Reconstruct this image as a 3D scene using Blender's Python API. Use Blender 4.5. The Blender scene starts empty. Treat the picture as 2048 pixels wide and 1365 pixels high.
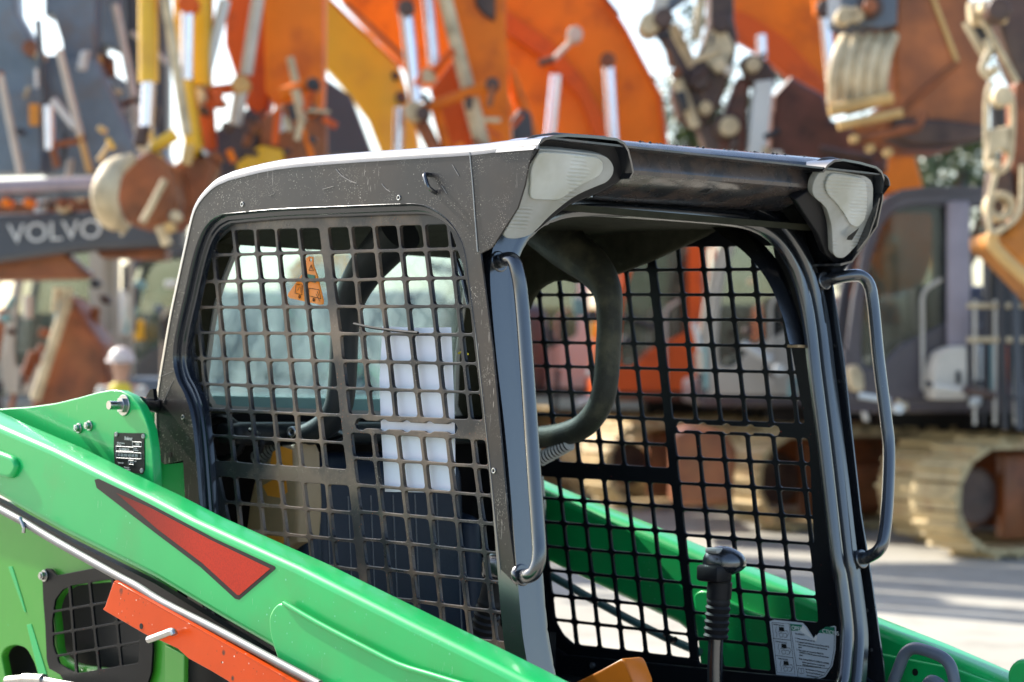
import bpy, bmesh, math, random
from mathutils import Vector as V, Matrix
random.seed(7)
C = bpy.context.scene.collection
scene = bpy.context.scene
F = 4836.0; HZ = 732.0; H = 1.65
CAM = V((0, 0, H))

def ray(px, py): return V(((px-1024)/F, 1.0, -(py-HZ)/F))
def at(px, py, d): return CAM + ray(px, py)*d
# ---- axes of the loader (found from its vanishing points)
ex = V((4424, -4836, -92)).normalized()
es = V((-5286, -4836, 116)); es = (es-ex*es.dot(ex)).normalized()
ez = es.cross(ex)
if ez.z < 0: ez = -ez
A0 = at(960, 510, 4.53)
W = 1.016
def M(x, s, z): return A0 + ex*x + es*s + ez*z
def onp(px, py, p0, n):
    r = ray(px, py); return CAM + r*((p0-CAM).dot(n)/r.dot(n))
def S(s): return (A0+es*s, es)
def XP(x): return (A0+ex*x, ex)
def un(pts, plane): return [onp(a, b, *plane) for a, b in pts]
L = (onp(1055, 1345, *S(0)) - A0).normalized()
nF = es.cross(L).normalized()
if nF.dot(ex) < 0: nF = -nF
def FP(o): return (A0+nF*o, nF)

# ---------------------------------------------------------------- materials
MATS = {}
def node(nt, t, **k):
    n = nt.nodes.new(t)
    for a, b in k.items():
        if a in n.inputs: n.inputs[a].default_value = b
        else: setattr(n, a, b)
    return n
def c4(c): return (c[0], c[1], c[2], 1)
def pm(name, base, rough=.5, metal=0, var=.12, vs=6, dust=None, chips=None, scratch=None, bump=0, bs=60, coat=0, spec=.5, rv=.0, cr=.08):
    m = bpy.data.materials.new(name); m.use_nodes = True
    nt = m.node_tree; b = nt.nodes['Principled BSDF']; L_ = nt.links.new
    b.inputs['Roughness'].default_value = rough; b.inputs['Metallic'].default_value = metal
    b.inputs['Coat Weight'].default_value = coat; b.inputs['Coat Roughness'].default_value = cr
    b.inputs['Specular IOR Level'].default_value = spec
    tc = node(nt, 'ShaderNodeTexCoord'); o = tc.outputs['Object']
    def noise(scale, det=5, vec=o):
        n = node(nt, 'ShaderNodeTexNoise', Scale=scale, Detail=det, Roughness=.6); L_(vec, n.inputs['Vector']); return n.outputs['Fac']
    def ramp(fac, a, bb):
        r = node(nt, 'ShaderNodeMapRange'); r.inputs[1].default_value = a; r.inputs[2].default_value = bb; L_(fac, r.inputs[0]); return r.outputs[0]
    def mix(f, a, bcol, amt=1.0):
        x = node(nt, 'ShaderNodeMix', data_type='RGBA')
        if amt != 1.0:
            mm = node(nt, 'ShaderNodeMath', operation='MULTIPLY'); L_(f, mm.inputs[0]); mm.inputs[1].default_value = amt; f = mm.outputs[0]
        L_(f, x.inputs[0])
        if isinstance(a, tuple): x.inputs[6].default_value = a
        else: L_(a, x.inputs[6])
        if isinstance(bcol, tuple): x.inputs[7].default_value = bcol
        else: L_(bcol, x.inputs[7])
        return x.outputs[2]
    n1 = noise(vs)
    col = mix(ramp(n1, .3, .7), c4([x*(1-var) for x in base]), c4([min(1, x*(1+var)) for x in base]))
    if dust:
        dc, amt, ds, lo, hi = dust
        col = mix(ramp(noise(ds, 8), lo, hi), col, c4(dc), amt)
    if scratch:
        sc, dens = scratch
        for ang in (.5, -.7):
            mp = node(nt, 'ShaderNodeMapping'); mp.inputs['Rotation'].default_value = (ang, ang*.6, ang)
            mp.inputs['Scale'].default_value = (6, 90, 6); L_(o, mp.inputs[0])
            f = ramp(noise(3.5, 2, mp.outputs[0]), dens, dens+.03)
            g = ramp(noise(5, 2), .55, .62)
            mm = node(nt, 'ShaderNodeMath', operation='MULTIPLY'); L_(f, mm.inputs[0]); L_(g, mm.inputs[1])
            col = mix(mm.outputs[0], col, c4(sc), .6)
    if chips:
        for cc, csz, thr in chips:
            vo = node(nt, 'ShaderNodeTexVoronoi', Scale=csz); L_(o, vo.inputs['Vector'])
            f = ramp(vo.outputs['Distance'], thr, thr*.6)
            g = ramp(noise(max(3.5, csz*.05), 6), .50, .64)
            mm = node(nt, 'ShaderNodeMath', operation='MULTIPLY'); L_(f, mm.inputs[0]); L_(g, mm.inputs[1])
            col = mix(mm.outputs[0], col, c4(cc))
    L_(col, b.inputs['Base Color'])
    if rv:
        r2 = node(nt, 'ShaderNodeMapRange'); L_(noise(vs*2.3, 6), r2.inputs[0])
        r2.inputs[1].default_value = .3; r2.inputs[2].default_value = .7
        r2.inputs[3].default_value = max(.02, rough-rv); r2.inputs[4].default_value = min(1, rough+rv); L_(r2.outputs[0], b.inputs['Roughness'])
    if bump:
        bp = node(nt, 'ShaderNodeBump', Strength=bump, Distance=.01); L_(noise(bs, 4), bp.inputs['Height']); L_(bp.outputs[0], b.inputs['Normal'])
    MATS[name] = m
    return m
DUST = (.30, .25, .19)
side_black = pm('worn_black_paint', (.020, .018, .018), .34, var=.35, vs=3, dust=((.046, .032, .023), .75, 2.6, .46, .66), chips=[((.6, .55, .47), 190, .19), ((.65, .6, .53), 75, .12), ((.55, .5, .42), 330, .22)], scratch=((.55, .5, .44), .66), rv=.08, bump=.03, bs=40, coat=.12, cr=.3, spec=.25)
edge_m = pm('worn_edge_highlight_paint', (.030, .029, .030), .36, var=.3, vs=5, dust=((.09, .07, .055), .6, 6, .5, .66), chips=[((.55, .5, .42), 190, .15)], coat=1.0, cr=.36, rv=.06)  # paler, glossier copy of the side paint, made to carry the edge highlight
guard_m = pm('worn_guard_paint', (.014, .015, .018), .34, var=.3, vs=4, dust=((.16, .115, .08), .72, 4, .46, .60), chips=[((.5, .44, .36), 230, .17), ((.22, .06, .02), 110, .17), ((.6,.55,.48), 420, .16)], rv=.1, spec=.3)
front_black = pm('glossy_black_paint', (.010, .012, .016), .24, var=.15, vs=5, chips=[((.4, .4, .4), 90, .05)], coat=1.0, cr=.22, rv=.04)
front_black.node_tree.nodes['Principled BSDF'].inputs['Coat IOR'].default_value = 1.75
seal_black = pm('channel_paint', (.010, .013, .020), .22, var=.2, vs=5, coat=.7, spec=.3)
guard_dark = pm('satin_black_paint', (.006, .007, .009), .34, var=.2, vs=6, chips=[((.3, .05, .03), 60, .1)], spec=.12)
visor_m = pm('scuffed_visor_paint', (.035, .036, .042), .26, var=.3, vs=9, coat=.3, dust=((.085, .064, .056), .8, 16, .46, .56), chips=[((.3, .28, .26), 120, .12)], rv=.12)
black = pm('black_plastic', (.008, .008, .010), .45, var=.2, spec=.2)
rubber = pm('black_rubber', (.010, .010, .011), .6, var=.2, spec=.25, bump=.1, bs=80)
green = pm('green_paint', (.005, .40, .095), .36, var=.08, vs=3, coat=.45, cr=.12, spec=.25, chips=[((.16, .62, .40), 60, .13), ((.03,.05,.03), 60, .05)], bump=.015, bs=6, dust=((.055, .27, .07), .6, 3.5, .5, .72), scratch=((.2, .5, .3), .70))
green_y = pm('yellowish_green_paint', (.04, .29, .02), .42, spec=.3, var=.1, vs=3, coat=.25, chips=[((.02, .5, .3), 30, .05)], dust=((.10, .24, .05), .5, 3, .5, .75))
orange_p = pm('orange_red_paint', (.56, .055, .002), .38, spec=.12, var=.1, vs=5, coat=.15, chips=[((.75, .7, .6), 60, .12), ((.05, .03, .02), 22, .17), ((.10,.04,.02), 70, .18)])
steel = pm('zinc_steel', (.42, .42, .41), .32, 1, var=.15, vs=20, rv=.1)
tube_steel = pm('hydraulic_steel', (.20, .20, .20), .55, .7, var=.2, vs=9, dust=((.2, .17, .13), .4, 12, .5, .7))
fabric = pm('olive_headliner', (.028, .028, .018), .9, spec=.15, var=.25, vs=30, bump=.25, bs=300)
vinyl = pm('black_vinyl', (.014, .017, .020), .45, spec=.25, var=.15, bump=.12, bs=160)
pad_m = pm('padded_vinyl', (.026, .028, .021), .55, spec=.3, var=.25, vs=20, bump=.2, bs=200, dust=((.16, .15, .09), .5, 9, .5, .7))
paper = pm('white_paper', (.66, .69, .77), .7, var=.02, bump=.05, bs=6)
tag_o = pm('orange_tag', (.97, .27, .006), .4, var=.03)
tan = pm('tan_plastic', (.34, .24, .13), .5, var=.15, vs=9, dust=((.12, .07, .04), .6, 9, .5, .7))
label_y = pm('amber_label', (.75, .30, .03), .5, var=.05)
white_m = pm('white_print', (.7, .7, .68), .5, var=.04)
dark_print = pm('dark_print', (.012, .012, .012), .5, spec=.15, var=.05)
decal_g = pm('green_print', (.005, .16, .09), .45, var=.05)
decal_w = pm('decal_film', (.50, .54, .58), .4, var=.05, vs=20)
red_m = pm('red_decal', (.46, .024, .006), .5, spec=.15, var=.06, dust=((.14, .006, .008), .3, 300, .45, .6))
dec_dark = pm('charcoal_decal', (.014, .012, .012), .45, spec=.2, var=.1, vs=200)
spring_m = pm('grey_boot', (.34, .34, .32), .55, var=.15)
pouch_m = pm('orange_plastic', (.80, .20, .01), .35, var=.06)
yellow_s = pm('yellow_string', (.8, .65, .02), .6, var=.05)

def lens_mat(name, trans, lo=.40, hi=.66):
    m = bpy.data.materials.new(name); m.use_nodes = True; nt = m.node_tree; b = nt.nodes['Principled BSDF']
    tc = node(nt, 'ShaderNodeTexCoord')
    n = node(nt, 'ShaderNodeTexNoise', Scale=9, Detail=6); nt.links.new(tc.outputs['Object'], n.inputs['Vector'])
    r = node(nt, 'ShaderNodeValToRGB'); r.color_ramp.elements[0].position = .35; r.color_ramp.elements[1].position = .7
    r.color_ramp.elements[0].color = (lo, lo, lo*.87, 1); r.color_ramp.elements[1].color = (hi, hi*1.02, hi, 1)
    nt.links.new(n.outputs['Fac'], r.inputs[0]); nt.links.new(r.outputs[0], b.inputs['Base Color'])
    b.inputs['Roughness'].default_value = .16; b.inputs['Transmission Weight'].default_value = trans; b.inputs['IOR'].default_value = 1.4
    b.inputs['Coat Weight'].default_value = .5; b.inputs['Coat Roughness'].default_value = .12
    sx = node(nt, 'ShaderNodeSeparateXYZ'); nt.links.new(tc.outputs['Object'], sx.inputs[0])
    mu = node(nt, 'ShaderNodeMath', operation='MULTIPLY'); mu.inputs[1].default_value = 900; nt.links.new(sx.outputs['Z'], mu.inputs[0])
    si = node(nt, 'ShaderNodeMath', operation='SINE'); nt.links.new(mu.outputs[0], si.inputs[0])
    g = node(nt, 'ShaderNodeTexNoise', Scale=12, Detail=1); nt.links.new(tc.outputs['Object'], g.inputs['Vector'])
    g2 = node(nt, 'ShaderNodeMapRange'); g2.inputs[1].default_value = .54; g2.inputs[2].default_value = .6; nt.links.new(g.outputs['Fac'], g2.inputs[0])
    mm = node(nt, 'ShaderNodeMath', operation='MULTIPLY'); nt.links.new(si.outputs[0], mm.inputs[0]); nt.links.new(g2.outputs[0], mm.inputs[1])
    bp = node(nt, 'ShaderNodeBump', Strength=.35, Distance=.002); nt.links.new(mm.outputs[0], bp.inputs['Height']); nt.links.new(bp.outputs[0], b.inputs['Normal'])
    return m
lens_m = lens_mat('clouded_lens', .20, .30, .48); lens_c = lens_mat('clear_lens', .60, .66, .95)
reflector = pm('lamp_reflector', (.90, .90, .88), .3, .35, var=.1, vs=30, bump=.3, bs=70)
def glass_mat(name, tint, lo, hi, rough=.05, scale=9, dirt=(.42, .52, .50)):
    """dusty glass: partly clear, partly a film of dirt that scatters light"""
    m = bpy.data.materials.new(name); m.use_nodes = True; nt = m.node_tree; nt.nodes.remove(nt.nodes['Principled BSDF'])
    out = nt.nodes['Material Output']; l = nt.links.new
    tr = node(nt, 'ShaderNodeBsdfTransparent', Color=c4(tint)); di = node(nt, 'ShaderNodeBsdfDiffuse', Color=c4(dirt))
    tl = node(nt, 'ShaderNodeBsdfTranslucent', Color=c4(dirt)); gl = node(nt, 'ShaderNodeBsdfGlossy', Roughness=rough)
    tc = node(nt, 'ShaderNodeTexCoord'); n = node(nt, 'ShaderNodeTexNoise', Scale=scale, Detail=8, Roughness=.65)
    mp = node(nt, 'ShaderNodeMapping'); mp.inputs['Scale'].default_value = (1, 1, .45); l(tc.outputs['Object'], mp.inputs[0]); l(mp.outputs[0], n.inputs['Vector'])
    mr = node(nt, 'ShaderNodeMapRange'); mr.inputs[1].default_value = .36; mr.inputs[2].default_value = .64
    mr.inputs[3].default_value = lo; mr.inputs[4].default_value = hi; l(n.outputs['Fac'], mr.inputs[0])
    m1 = node(nt, 'ShaderNodeMixShader', Fac=.55); l(di.outputs[0], m1.inputs[1]); l(tl.outputs[0], m1.inputs[2])
    m2 = node(nt, 'ShaderNodeMixShader'); l(mr.outputs[0], m2.inputs[0]); l(tr.outputs[0], m2.inputs[1]); l(m1.outputs[0], m2.inputs[2])
    fr = node(nt, 'ShaderNodeFresnel', IOR=1.45); m3 = node(nt, 'ShaderNodeMixShader'); l(fr.outputs[0], m3.inputs[0]); l(m2.outputs[0], m3.inputs[1]); l(gl.outputs[0], m3.inputs[2])
    l(m3.outputs[0], out.inputs['Surface'])
    return m
rear_glass = glass_mat('dusty_rear_glass', (.74, .86, .88), .01, .30, dirt=(.36, .44, .44), scale=10)
cab_glass = glass_mat('cab_glass', (.60, .63, .61), .0, .06)

# ---------------------------------------------------------------- object helpers
def tag(o, label=None, cat=None, group=None, kind=None):
    for k, v in (('label', label), ('category', cat), ('group', group), ('kind', kind)):
        if v: o[k] = v
    return o
def empty(name, loc, label, cat, group=None):
    o = bpy.data.objects.new(name, None); C.objects.link(o); o.location = loc; o.empty_display_size = .1
    tag(o, label, cat, group); o['wl'] = list(loc); return o
def wl(o): return V(o['wl'])
def link(name, me, m, parent=None, smooth=35, label=None, base=None):
    """me holds world coordinates; becomes one object, parented when asked"""
    me.name = name
    if m is not None:
        me.materials.clear()
        for q in (m if isinstance(m, list) else [m]): me.materials.append(q)
    o = bpy.data.objects.new(name, me); C.objects.link(o)
    if parent is not None:
        me.transform(Matrix.Translation(-wl(parent))); o.parent = parent; o['wl'] = list(wl(parent))
    elif base is not None:
        me.transform(Matrix.Translation(-V(base))); o.location = base; o['wl'] = list(base)
    else: o['wl'] = [0, 0, 0]
    if smooth:
        me.polygons.foreach_set('use_smooth', [True]*len(me.polygons)); me.set_sharp_from_angle(angle=math.radians(smooth))
    if label: o['label'] = label
    return o
def bm_me(bm):
    bmesh.ops.recalc_face_normals(bm, faces=bm.faces)
    me = bpy.data.meshes.new('m'); bm.to_mesh(me); bm.free(); return me
def join(meshes):
    bm = bmesh.new()
    for me in meshes:
        bm.from_mesh(me); bpy.data.meshes.remove(me)
    me = bpy.data.meshes.new('m'); bm.to_mesh(me); bm.free(); return me
def frame(n, up=V((0, 0, 1))):
    n = n.normalized(); u = up.cross(n)
    if u.length < 1e-4: u = V((1, 0, 0)).cross(n)
    u.normalize(); return u, n.cross(u), n
def plate(pts, n, th, holes=(), bev=0.0, res=1):
    """flat plate: outline and holes (3D points on a plane), th thick, its front face on the plane and its body behind (-n)"""
    o = pts[0]; u, v, n = frame(n)
    cu = bpy.data.curves.new('c', 'CURVE'); cu.dimensions = '2D'; cu.fill_mode = 'BOTH'; cu.extrude = max(1e-5, th/2-bev)
    cu.bevel_depth = bev; cu.bevel_resolution = res; cu.offset = -bev
    for loop in [pts]+list(holes):
        sp = cu.splines.new('POLY'); sp.points.add(len(loop)-1); sp.use_cyclic_u = True
        for i, p in enumerate(loop):
            d = p-o; sp.points[i].co = (d.dot(u), d.dot(v), 0, 1)
    ob = bpy.data.objects.new('t', cu); C.objects.link(ob)
    dg = bpy.context.evaluated_depsgraph_get(); me = bpy.data.meshes.new_from_object(ob.evaluated_get(dg), depsgraph=dg)
    bpy.data.objects.remove(ob); bpy.data.curves.remove(cu)
    mt = Matrix.Identity(4)
    for i in range(3): mt[i][0], mt[i][1], mt[i][2], mt[i][3] = u[i], v[i], n[i], (o-n*(th/2))[i]
    me.transform(mt); return me
def text(s, o, u, v, h, th=.0004, align='LEFT', sx=1.0):
    cu = bpy.data.curves.new('t', 'FONT'); cu.body = s; cu.size = h; cu.extrude = th; cu.align_x = align
    ob = bpy.data.objects.new('t', cu); C.objects.link(ob)
    dg = bpy.context.evaluated_depsgraph_get(); me = bpy.data.meshes.new_from_object(ob.evaluated_get(dg), depsgraph=dg)
    bpy.data.objects.remove(ob); bpy.data.curves.remove(cu)
    n = u.cross(v); mt = Matrix.Identity(4)
    for i in range(3): mt[i][0], mt[i][1], mt[i][2], mt[i][3] = u[i]*sx, v[i], n[i], o[i]
    me.transform(mt); return me
def smooth_path(pts, k=5):
    out = []
    n = len(pts)
    for i in range(n-1):
        p0 = pts[max(0, i-1)]; p1 = pts[i]; p2 = pts[i+1]; p3 = pts[min(n-1, i+2)]
        for j in range(k):
            t = j/k
            out.append(.5*((2*p1)+(p2-p0)*t+(2*p0-5*p1+4*p2-p3)*t*t+(3*p1-p0-3*p2+p3)*t**3))
    out.append(pts[-1]); return out
def tube(pts, r, seg=12, k=0, caps=True, flat=1.0):
    if k: 
        rr = r if isinstance(r, list) else None
        if rr:
            r = [x for x in [p.x for p in smooth_path([V((a, 0, 0)) for a in rr], k)]]
        pts = smooth_path(pts, k)
    R = r if isinstance(r, list) else [r]*len(pts)
    bm = bmesh.new(); prev = None; rings = []
    t0 = (pts[1]-pts[0]).normalized(); u, v, _ = frame(t0)
    for i, p in enumerate(pts):
        t = (pts[min(i+1, len(pts)-1)]-pts[max(0, i-1)]).normalized()
        u = (u-t*u.dot(t)).normalized(); v = t.cross(u)
        rings.append([bm.verts.new(p+(u*math.cos(2*math.pi*a/seg)+v*math.sin(2*math.pi*a/seg)*flat)*R[i]) for a in range(seg)])
    for a, b in zip(rings, rings[1:]):
        for i in range(seg): bm.faces.new((a[i], a[(i+1) % seg], b[(i+1) % seg], b[i]))
    if caps: bm.faces.new(rings[0][::-1]); bm.faces.new(rings[-1])
    return bm_me(bm)
def loft(loops, closed=False):
    """quad strips between successive point loops of equal length"""
    bm = bmesh.new(); vs = [[bm.verts.new(p) for p in lp] for lp in loops]; n = len(loops[0])
    for a, b in zip(vs, vs[1:]):
        for i in range(n if closed else n-1):
            j = (i+1) % n
            try: bm.faces.new((a[i], a[j], b[j], b[i]))
            except ValueError: pass
    return bm_me(bm)
def solid(me, th):
    """give a sheet real thickness"""
    ob = bpy.data.objects.new('t', me); C.objects.link(ob); md = ob.modifiers.new('s', 'SOLIDIFY'); md.thickness = th; md.offset = 0
    dg = bpy.context.evaluated_depsgraph_get(); r = bpy.data.meshes.new_from_object(ob.evaluated_get(dg), depsgraph=dg)
    bpy.data.objects.remove(ob); bpy.data.meshes.remove(me); return r
def box(c, ax, ay, az, sx, sy, sz, bev=.0, seg=2):
    bm = bmesh.new(); bmesh.ops.create_cube(bm, size=1)
    for q in bm.verts: q.co = V((q.co.x*sx, q.co.y*sy, q.co.z*sz))
    if bev: bmesh.ops.bevel(bm, geom=list(bm.edges), offset=bev, segments=seg, profile=.5, affect='EDGES')
    for q in bm.verts: q.co = c+ax*q.co.x+ay*q.co.y+az*q.co.z
    return bm_me(bm)
def disc(c, n, r, th, seg=20, hole=0):
    u, v, n = frame(n)
    P = [c+(u*math.cos(2*math.pi*i/seg)+v*math.sin(2*math.pi*i/seg))*r for i in range(seg)]
    h = [[c+(u*math.cos(2*math.pi*i/seg)+v*math.sin(2*math.pi*i/seg))*hole for i in range(seg)]] if hole else []
    return plate(P, n, th, h, bev=min(th*.25, r*.2))
def off2(pts, n, d):
    """offset a closed polygon inward by d inside its plane"""
    u, v, n = frame(n); o = pts[0]; q = [((p-o).dot(u), (p-o).dot(v)) for p in pts]; N = len(q)
    area = sum(q[i][0]*q[(i+1) % N][1]-q[(i+1) % N][0]*q[i][1] for i in range(N)); sg = 1 if area > 0 else -1
    res = []
    for i in range(N):
        a, b, c = V(q[i-1]), V(q[i]), V(q[(i+1) % N])
        e1 = (b-a).normalized(); e2 = (c-b).normalized()
        n1 = V((-e1.y, e1.x))*sg; n2 = V((-e2.y, e2.x))*sg
        m = n1+n2
        m = m/max(.4, m.dot(n1)) if m.length > 1e-6 else n1
        w = b+m*d; res.append(o+u*w.x+v*w.y)
    return res
def clip(poly, conv):
    def area(p): return sum(p[i][0]*p[(i+1) % len(p)][1]-p[(i+1) % len(p)][0]*p[i][1] for i in range(len(p)))
    if area(conv) < 0: conv = conv[::-1]
    out = poly
    for i in range(len(conv)):
        a, b = conv[i], conv[(i+1) % len(conv)]; inp = out; out = []
        if not inp: return []
        side = lambda p: (b[0]-a[0])*(p[1]-a[1])-(b[1]-a[1])*(p[0]-a[0])
        for j in range(len(inp)):
            p, q = inp[j], inp[(j+1) % len(inp)]; sp, sq = side(p), side(q)
            if sp >= 0: out.append(p)
            if (sp >= 0) != (sq >= 0):
                t = sp/(sp-sq); out.append((p[0]+(q[0]-p[0])*t, p[1]+(q[1]-p[1])*t))
    return out
def parea(p): return abs(sum(p[i][0]*p[(i+1) % len(p)][1]-p[(i+1) % len(p)][0]*p[i][1] for i in range(len(p))))/2
def fillet(poly, r, k=3):
    out = []; n = len(poly)
    for i in range(n):
        a, b, c = V(poly[i-1]), V(poly[i]), V(poly[(i+1) % n])
        d1, d2 = (a-b), (c-b); l1, l2 = d1.length, d2.length
        if l1 < 1e-6 or l2 < 1e-6: continue
        rr = min(r, l1*.45, l2*.45); p = b+d1/l1*rr; q = b+d2/l2*rr
        for j in range(k+1):
            t = j/k; w = p*(1-t)**2+b*2*t*(1-t)+q*t*t; out.append(tuple(w))
    return out
def cell(xl, xr, yt, yb):
    """corners where two column lines x(y) meet two row lines y(x)"""
    res = []
    for fx, fy in ((xl, yt), (xr, yt), (xr, yb), (xl, yb)):
        x, y = 700, 700
        for _ in range(8): x = fx(y); y = fy(x)
        res.append((x, y))
    return res
def ln(x0, y0, x1, y1, d=0): return lambda y: x0+(x1-x0)*(y-y0)/(y1-y0)+d
def slotpoly(x0, y0, x1, y1, hs, bulbs, rb):
    xs = [x0-rb]+[x0-rb+(x1-x0+2*rb)*i/70 for i in range(1, 70)]+[x1+rb]
    def hh(x):
        h = hs if x0-2 <= x <= x1+2 else .4
        for b in bulbs:
            if abs(x-b) < rb: h = max(h, math.sqrt(max(0, rb*rb-(x-b)**2)))
        return h
    yc = lambda x: y0+(y1-y0)*(x-x0)/(x1-x0)
    return [(x, yc(x)-hh(x)) for x in xs]+[(x, yc(x)+hh(x)) for x in xs[::-1]]
# ================================================================ THE LOADER
base = M(-.45, -.5, 0); base = V((base.x, base.y, 0))
LD = empty('skid_steer_loader', base, 'green skid steer loader with black mesh sided cab, nearest machine filling the picture', 'loader')

# the printed wedge runs from maroon at its thin end to bright red
nt_ = red_m.node_tree; b_n = nt_.nodes['Principled BSDF']; src = b_n.inputs['Base Color'].links[0].from_socket
tcn = node(nt_, 'ShaderNodeTexCoord'); sxn = node(nt_, 'ShaderNodeSeparateXYZ'); nt_.links.new(tcn.outputs['Object'], sxn.inputs[0])
mrn = node(nt_, 'ShaderNodeMapRange'); x0_ = onp(215,985,*S(.25)).x-base.x; x1_ = onp(400,1085,*S(.25)).x-base.x
mrn.inputs[1].default_value = x0_; mrn.inputs[2].default_value = x1_; nt_.links.new(sxn.outputs['X'], mrn.inputs[0])
mxn = node(nt_, 'ShaderNodeMix', data_type='RGBA'); nt_.links.new(mrn.outputs[0], mxn.inputs[0]); mxn.inputs[6].default_value = (.07,.008,.008,1)
nt_.links.new(src, mxn.inputs[7]); nt_.links.new(mxn.outputs[2], b_n.inputs['Base Color'])
# ---- near and far side sheets with the roof turned over their edges
sil = [(306,880),(303,845),(305,800),(311,755),(320,700),(333,625),(350,545),(364,480),(376,428),(386,402),(402,379),(425,357),(447,346),(470,338),(553,319),(671,307),(827,296),(944,288),(1000,281),(1077,274)]
front_edge = [(1067,297),(1057,329),(1049,371),(1035,416),(999,472),(984,495),(961,508),(985,700),(1018,1053),(1040,1214),(1055,1345),(1062,1400),(1065,1440)]
foot = [(1066,1500),(380,1500),(372,1050),(370,999),(366,921),(328,929),(319,921)]
hole = [(444,428),(553,418),(690,412),(788,408),(835,408),(866,418),(897,441),(921,477),(932,515),(938,564),(956,700),(981,934),(990,1027),(1001,1134),(1015,1283),(1022,1360),(1030,1430),(1010,1460),(450,1460),(410,1430),(405,1200),(402,1060),(399,1008),(390,893),(381,826),(368,787),(354,760),(346,722),(350,672),(370,582),(385,516),(401,469),(421,441)]
P0 = S(0)
sil3 = smooth_path(un(sil, P0), 3); fe3 = un(front_edge, P0); ft3 = un(foot, P0)
hole3 = smooth_path(un(hole, P0)+[un(hole, P0)[0]], 3)[:-1]
outl = sil3+fe3+ft3; ns = len(sil3)
RR = .022
def shell(s0, sg):
    """sheet with rounded outer edge (roof and rear) and a stepped seal channel round the door opening"""
    mv = lambda p, ds: p+es*(s0+sg*ds)
    ins = off2(outl, es, RR)
    inner = [ins[i] if i < ns else outl[i] for i in range(len(outl))]
    inner[ns-1] = outl[ns-1]-ez*RR
    ms = [plate([mv(p, 0) for p in inner], es*(1 if sg > 0 else -1), .004, [[mv(p, 0) for p in hole3]])]
    lps = []
    for a in range(0, 91, 15):
        t = math.radians(a); k = math.sin(t); ds = -RR*(1-math.cos(t))
        lps.append([mv(inner[i].lerp(outl[i], k), ds) for i in range(ns)])
    lps.append([mv(outl[i], -.07) for i in range(ns)])
    edge = solid(loft(lps), .003)
    ch = []
    for d, ds in ((0, .0), (.0035, -.003), (.004, -.014), (.012, -.016), (.014, -.021), (.018, -.022), (.020, -.034)):
        ch.append([mv(p, ds) for p in off2(hole3, es, d)])
    return join(ms), solid(loft(ch, True), .002), edge
sh1, ch1, ed1 = shell(0, 1); sh2, ch2, ed2 = shell(-W, -1)
sf = link('side_frame', sh1,side_black, LD, label='dusty scratched black side sheet facing the camera')
ff = link('side_frame', sh2, front_black, LD)
link('door_channel', ch1, seal_black, sf, smooth=50); link('door_channel', ch2, seal_black, ff, smooth=50)
link('roof_edge', ed1, edge_m, sf, smooth=60); link('roof_edge', ed2, edge_m, ff, smooth=60)
# seam weld and rivet nuts on the near sheet
sm = [p+es*.001 for p in un([(940,305),(946,370),(951,440),(956,504)], P0)]
link('weld_seam', tube(sm, .0012, 6, 3), spring_m, sf)
scr = [tube([q+es*.0006 for q in un(c, P0)], .0007, 5, 2) for c in ([(672,338),(684,352),(700,362),(713,367)], [(646,379),(668,373)], [(764,368),(772,378),(781,384)], [(312,758),(330,750),(346,744)], [(327,806),(336,785),(347,762)], [(884,372),(894,388)], [(540,392),(549,388)], [(905,330),(918,352)])]
sm_ = pm('bare_scratch', (.26,.24,.22), .5, var=.3)
for q in scr: link('scratch_mark', q, sm_, sf)
nuts = []
for px, py in ((485,409),(798,396),(366,835),(988,942)):
    c = onp(px, py, *P0)+es*.002
    nuts.append(disc(c, es, .0055, .003, 18, .003))
link('rivet_nut', join(nuts), steel, sf)
hk = [onp(862,352,*P0)-es*.01, onp(860,350,*P0)+es*.012, onp(866,362,*P0)+es*.018, onp(871,378,*P0)+es*.016, onp(872,388,*P0)-es*.005]
link('hook', tube(hk, .0045, 8, 4), front_black, sf)
link('rivet_hole', disc(onp(341,910,*P0)+es*.0025, es, .006, .001), dark_print, sf)
# roof skin between the rounded edges
r0 = [p for p in sil3 if p.z > onp(376,430,*P0).z]
link('roof', solid(loft([[p-es*.07-ez*.0 for p in r0], [p-es*(W-.07) for p in r0]]), .004), visor_m, LD)

# ---- rear wall with its window
ra, rb = onp(322,700,*P0), onp(378,430,*P0)
rd = (rb-ra).normalized(); nR = rd.cross(es).normalized()
if nR.dot(ex) < 0: nR = -nR
RP = (ra+ex*.035, nR)
def rwp(s_, h): return RP[0]+es*(s_-(RP[0]-A0).dot(es))+rd*h
wall = [rwp(-.012,-.62), rwp(-.012,.26), rwp(-.03,.30), rwp(-W+.03,.30), rwp(-W+.012,.26), rwp(-W+.012,-.62)]
rw = smooth_path(un([(411,760),(413,735),(431,612),(462,520),(485,478),(560,464),(880,466),(928,480),(930,560),(913,700),(908,812),(893,828),(600,820),(445,814),(424,804),(414,785),(411,760)], RP), 3)[:-1]
wl_ = link('rear_wall', plate(wall, nR, .02, [rw], bev=.003), fabric, LD)
gl = link('rear_window', plate([p-nR*.008 for p in off2(rw, nR, -.01)], nR, .005), rear_glass, LD)
link('window_seal', solid(loft([[p+nR*.004 for p in off2(rw, nR, d)] for d in (-.006, .005)], True), .006), spring_m, gl)
link('window_ledge', plate([p+nR*.004 for p in un([(420,812),(600,818),(900,826),(900,800),(600,795),(425,791)], RP)], nR, .004, bev=.001), pm('teal_ledge', (.16, .30, .30), .5), gl)
link('rear_shelf', box(M(-.965,-.52,0)+ez*(onp(800,862,*RP).z-M(-.965,-.52,0).z), ex, es, ez, .10, .80, .05, .02, 3), vinyl, LD)

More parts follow.
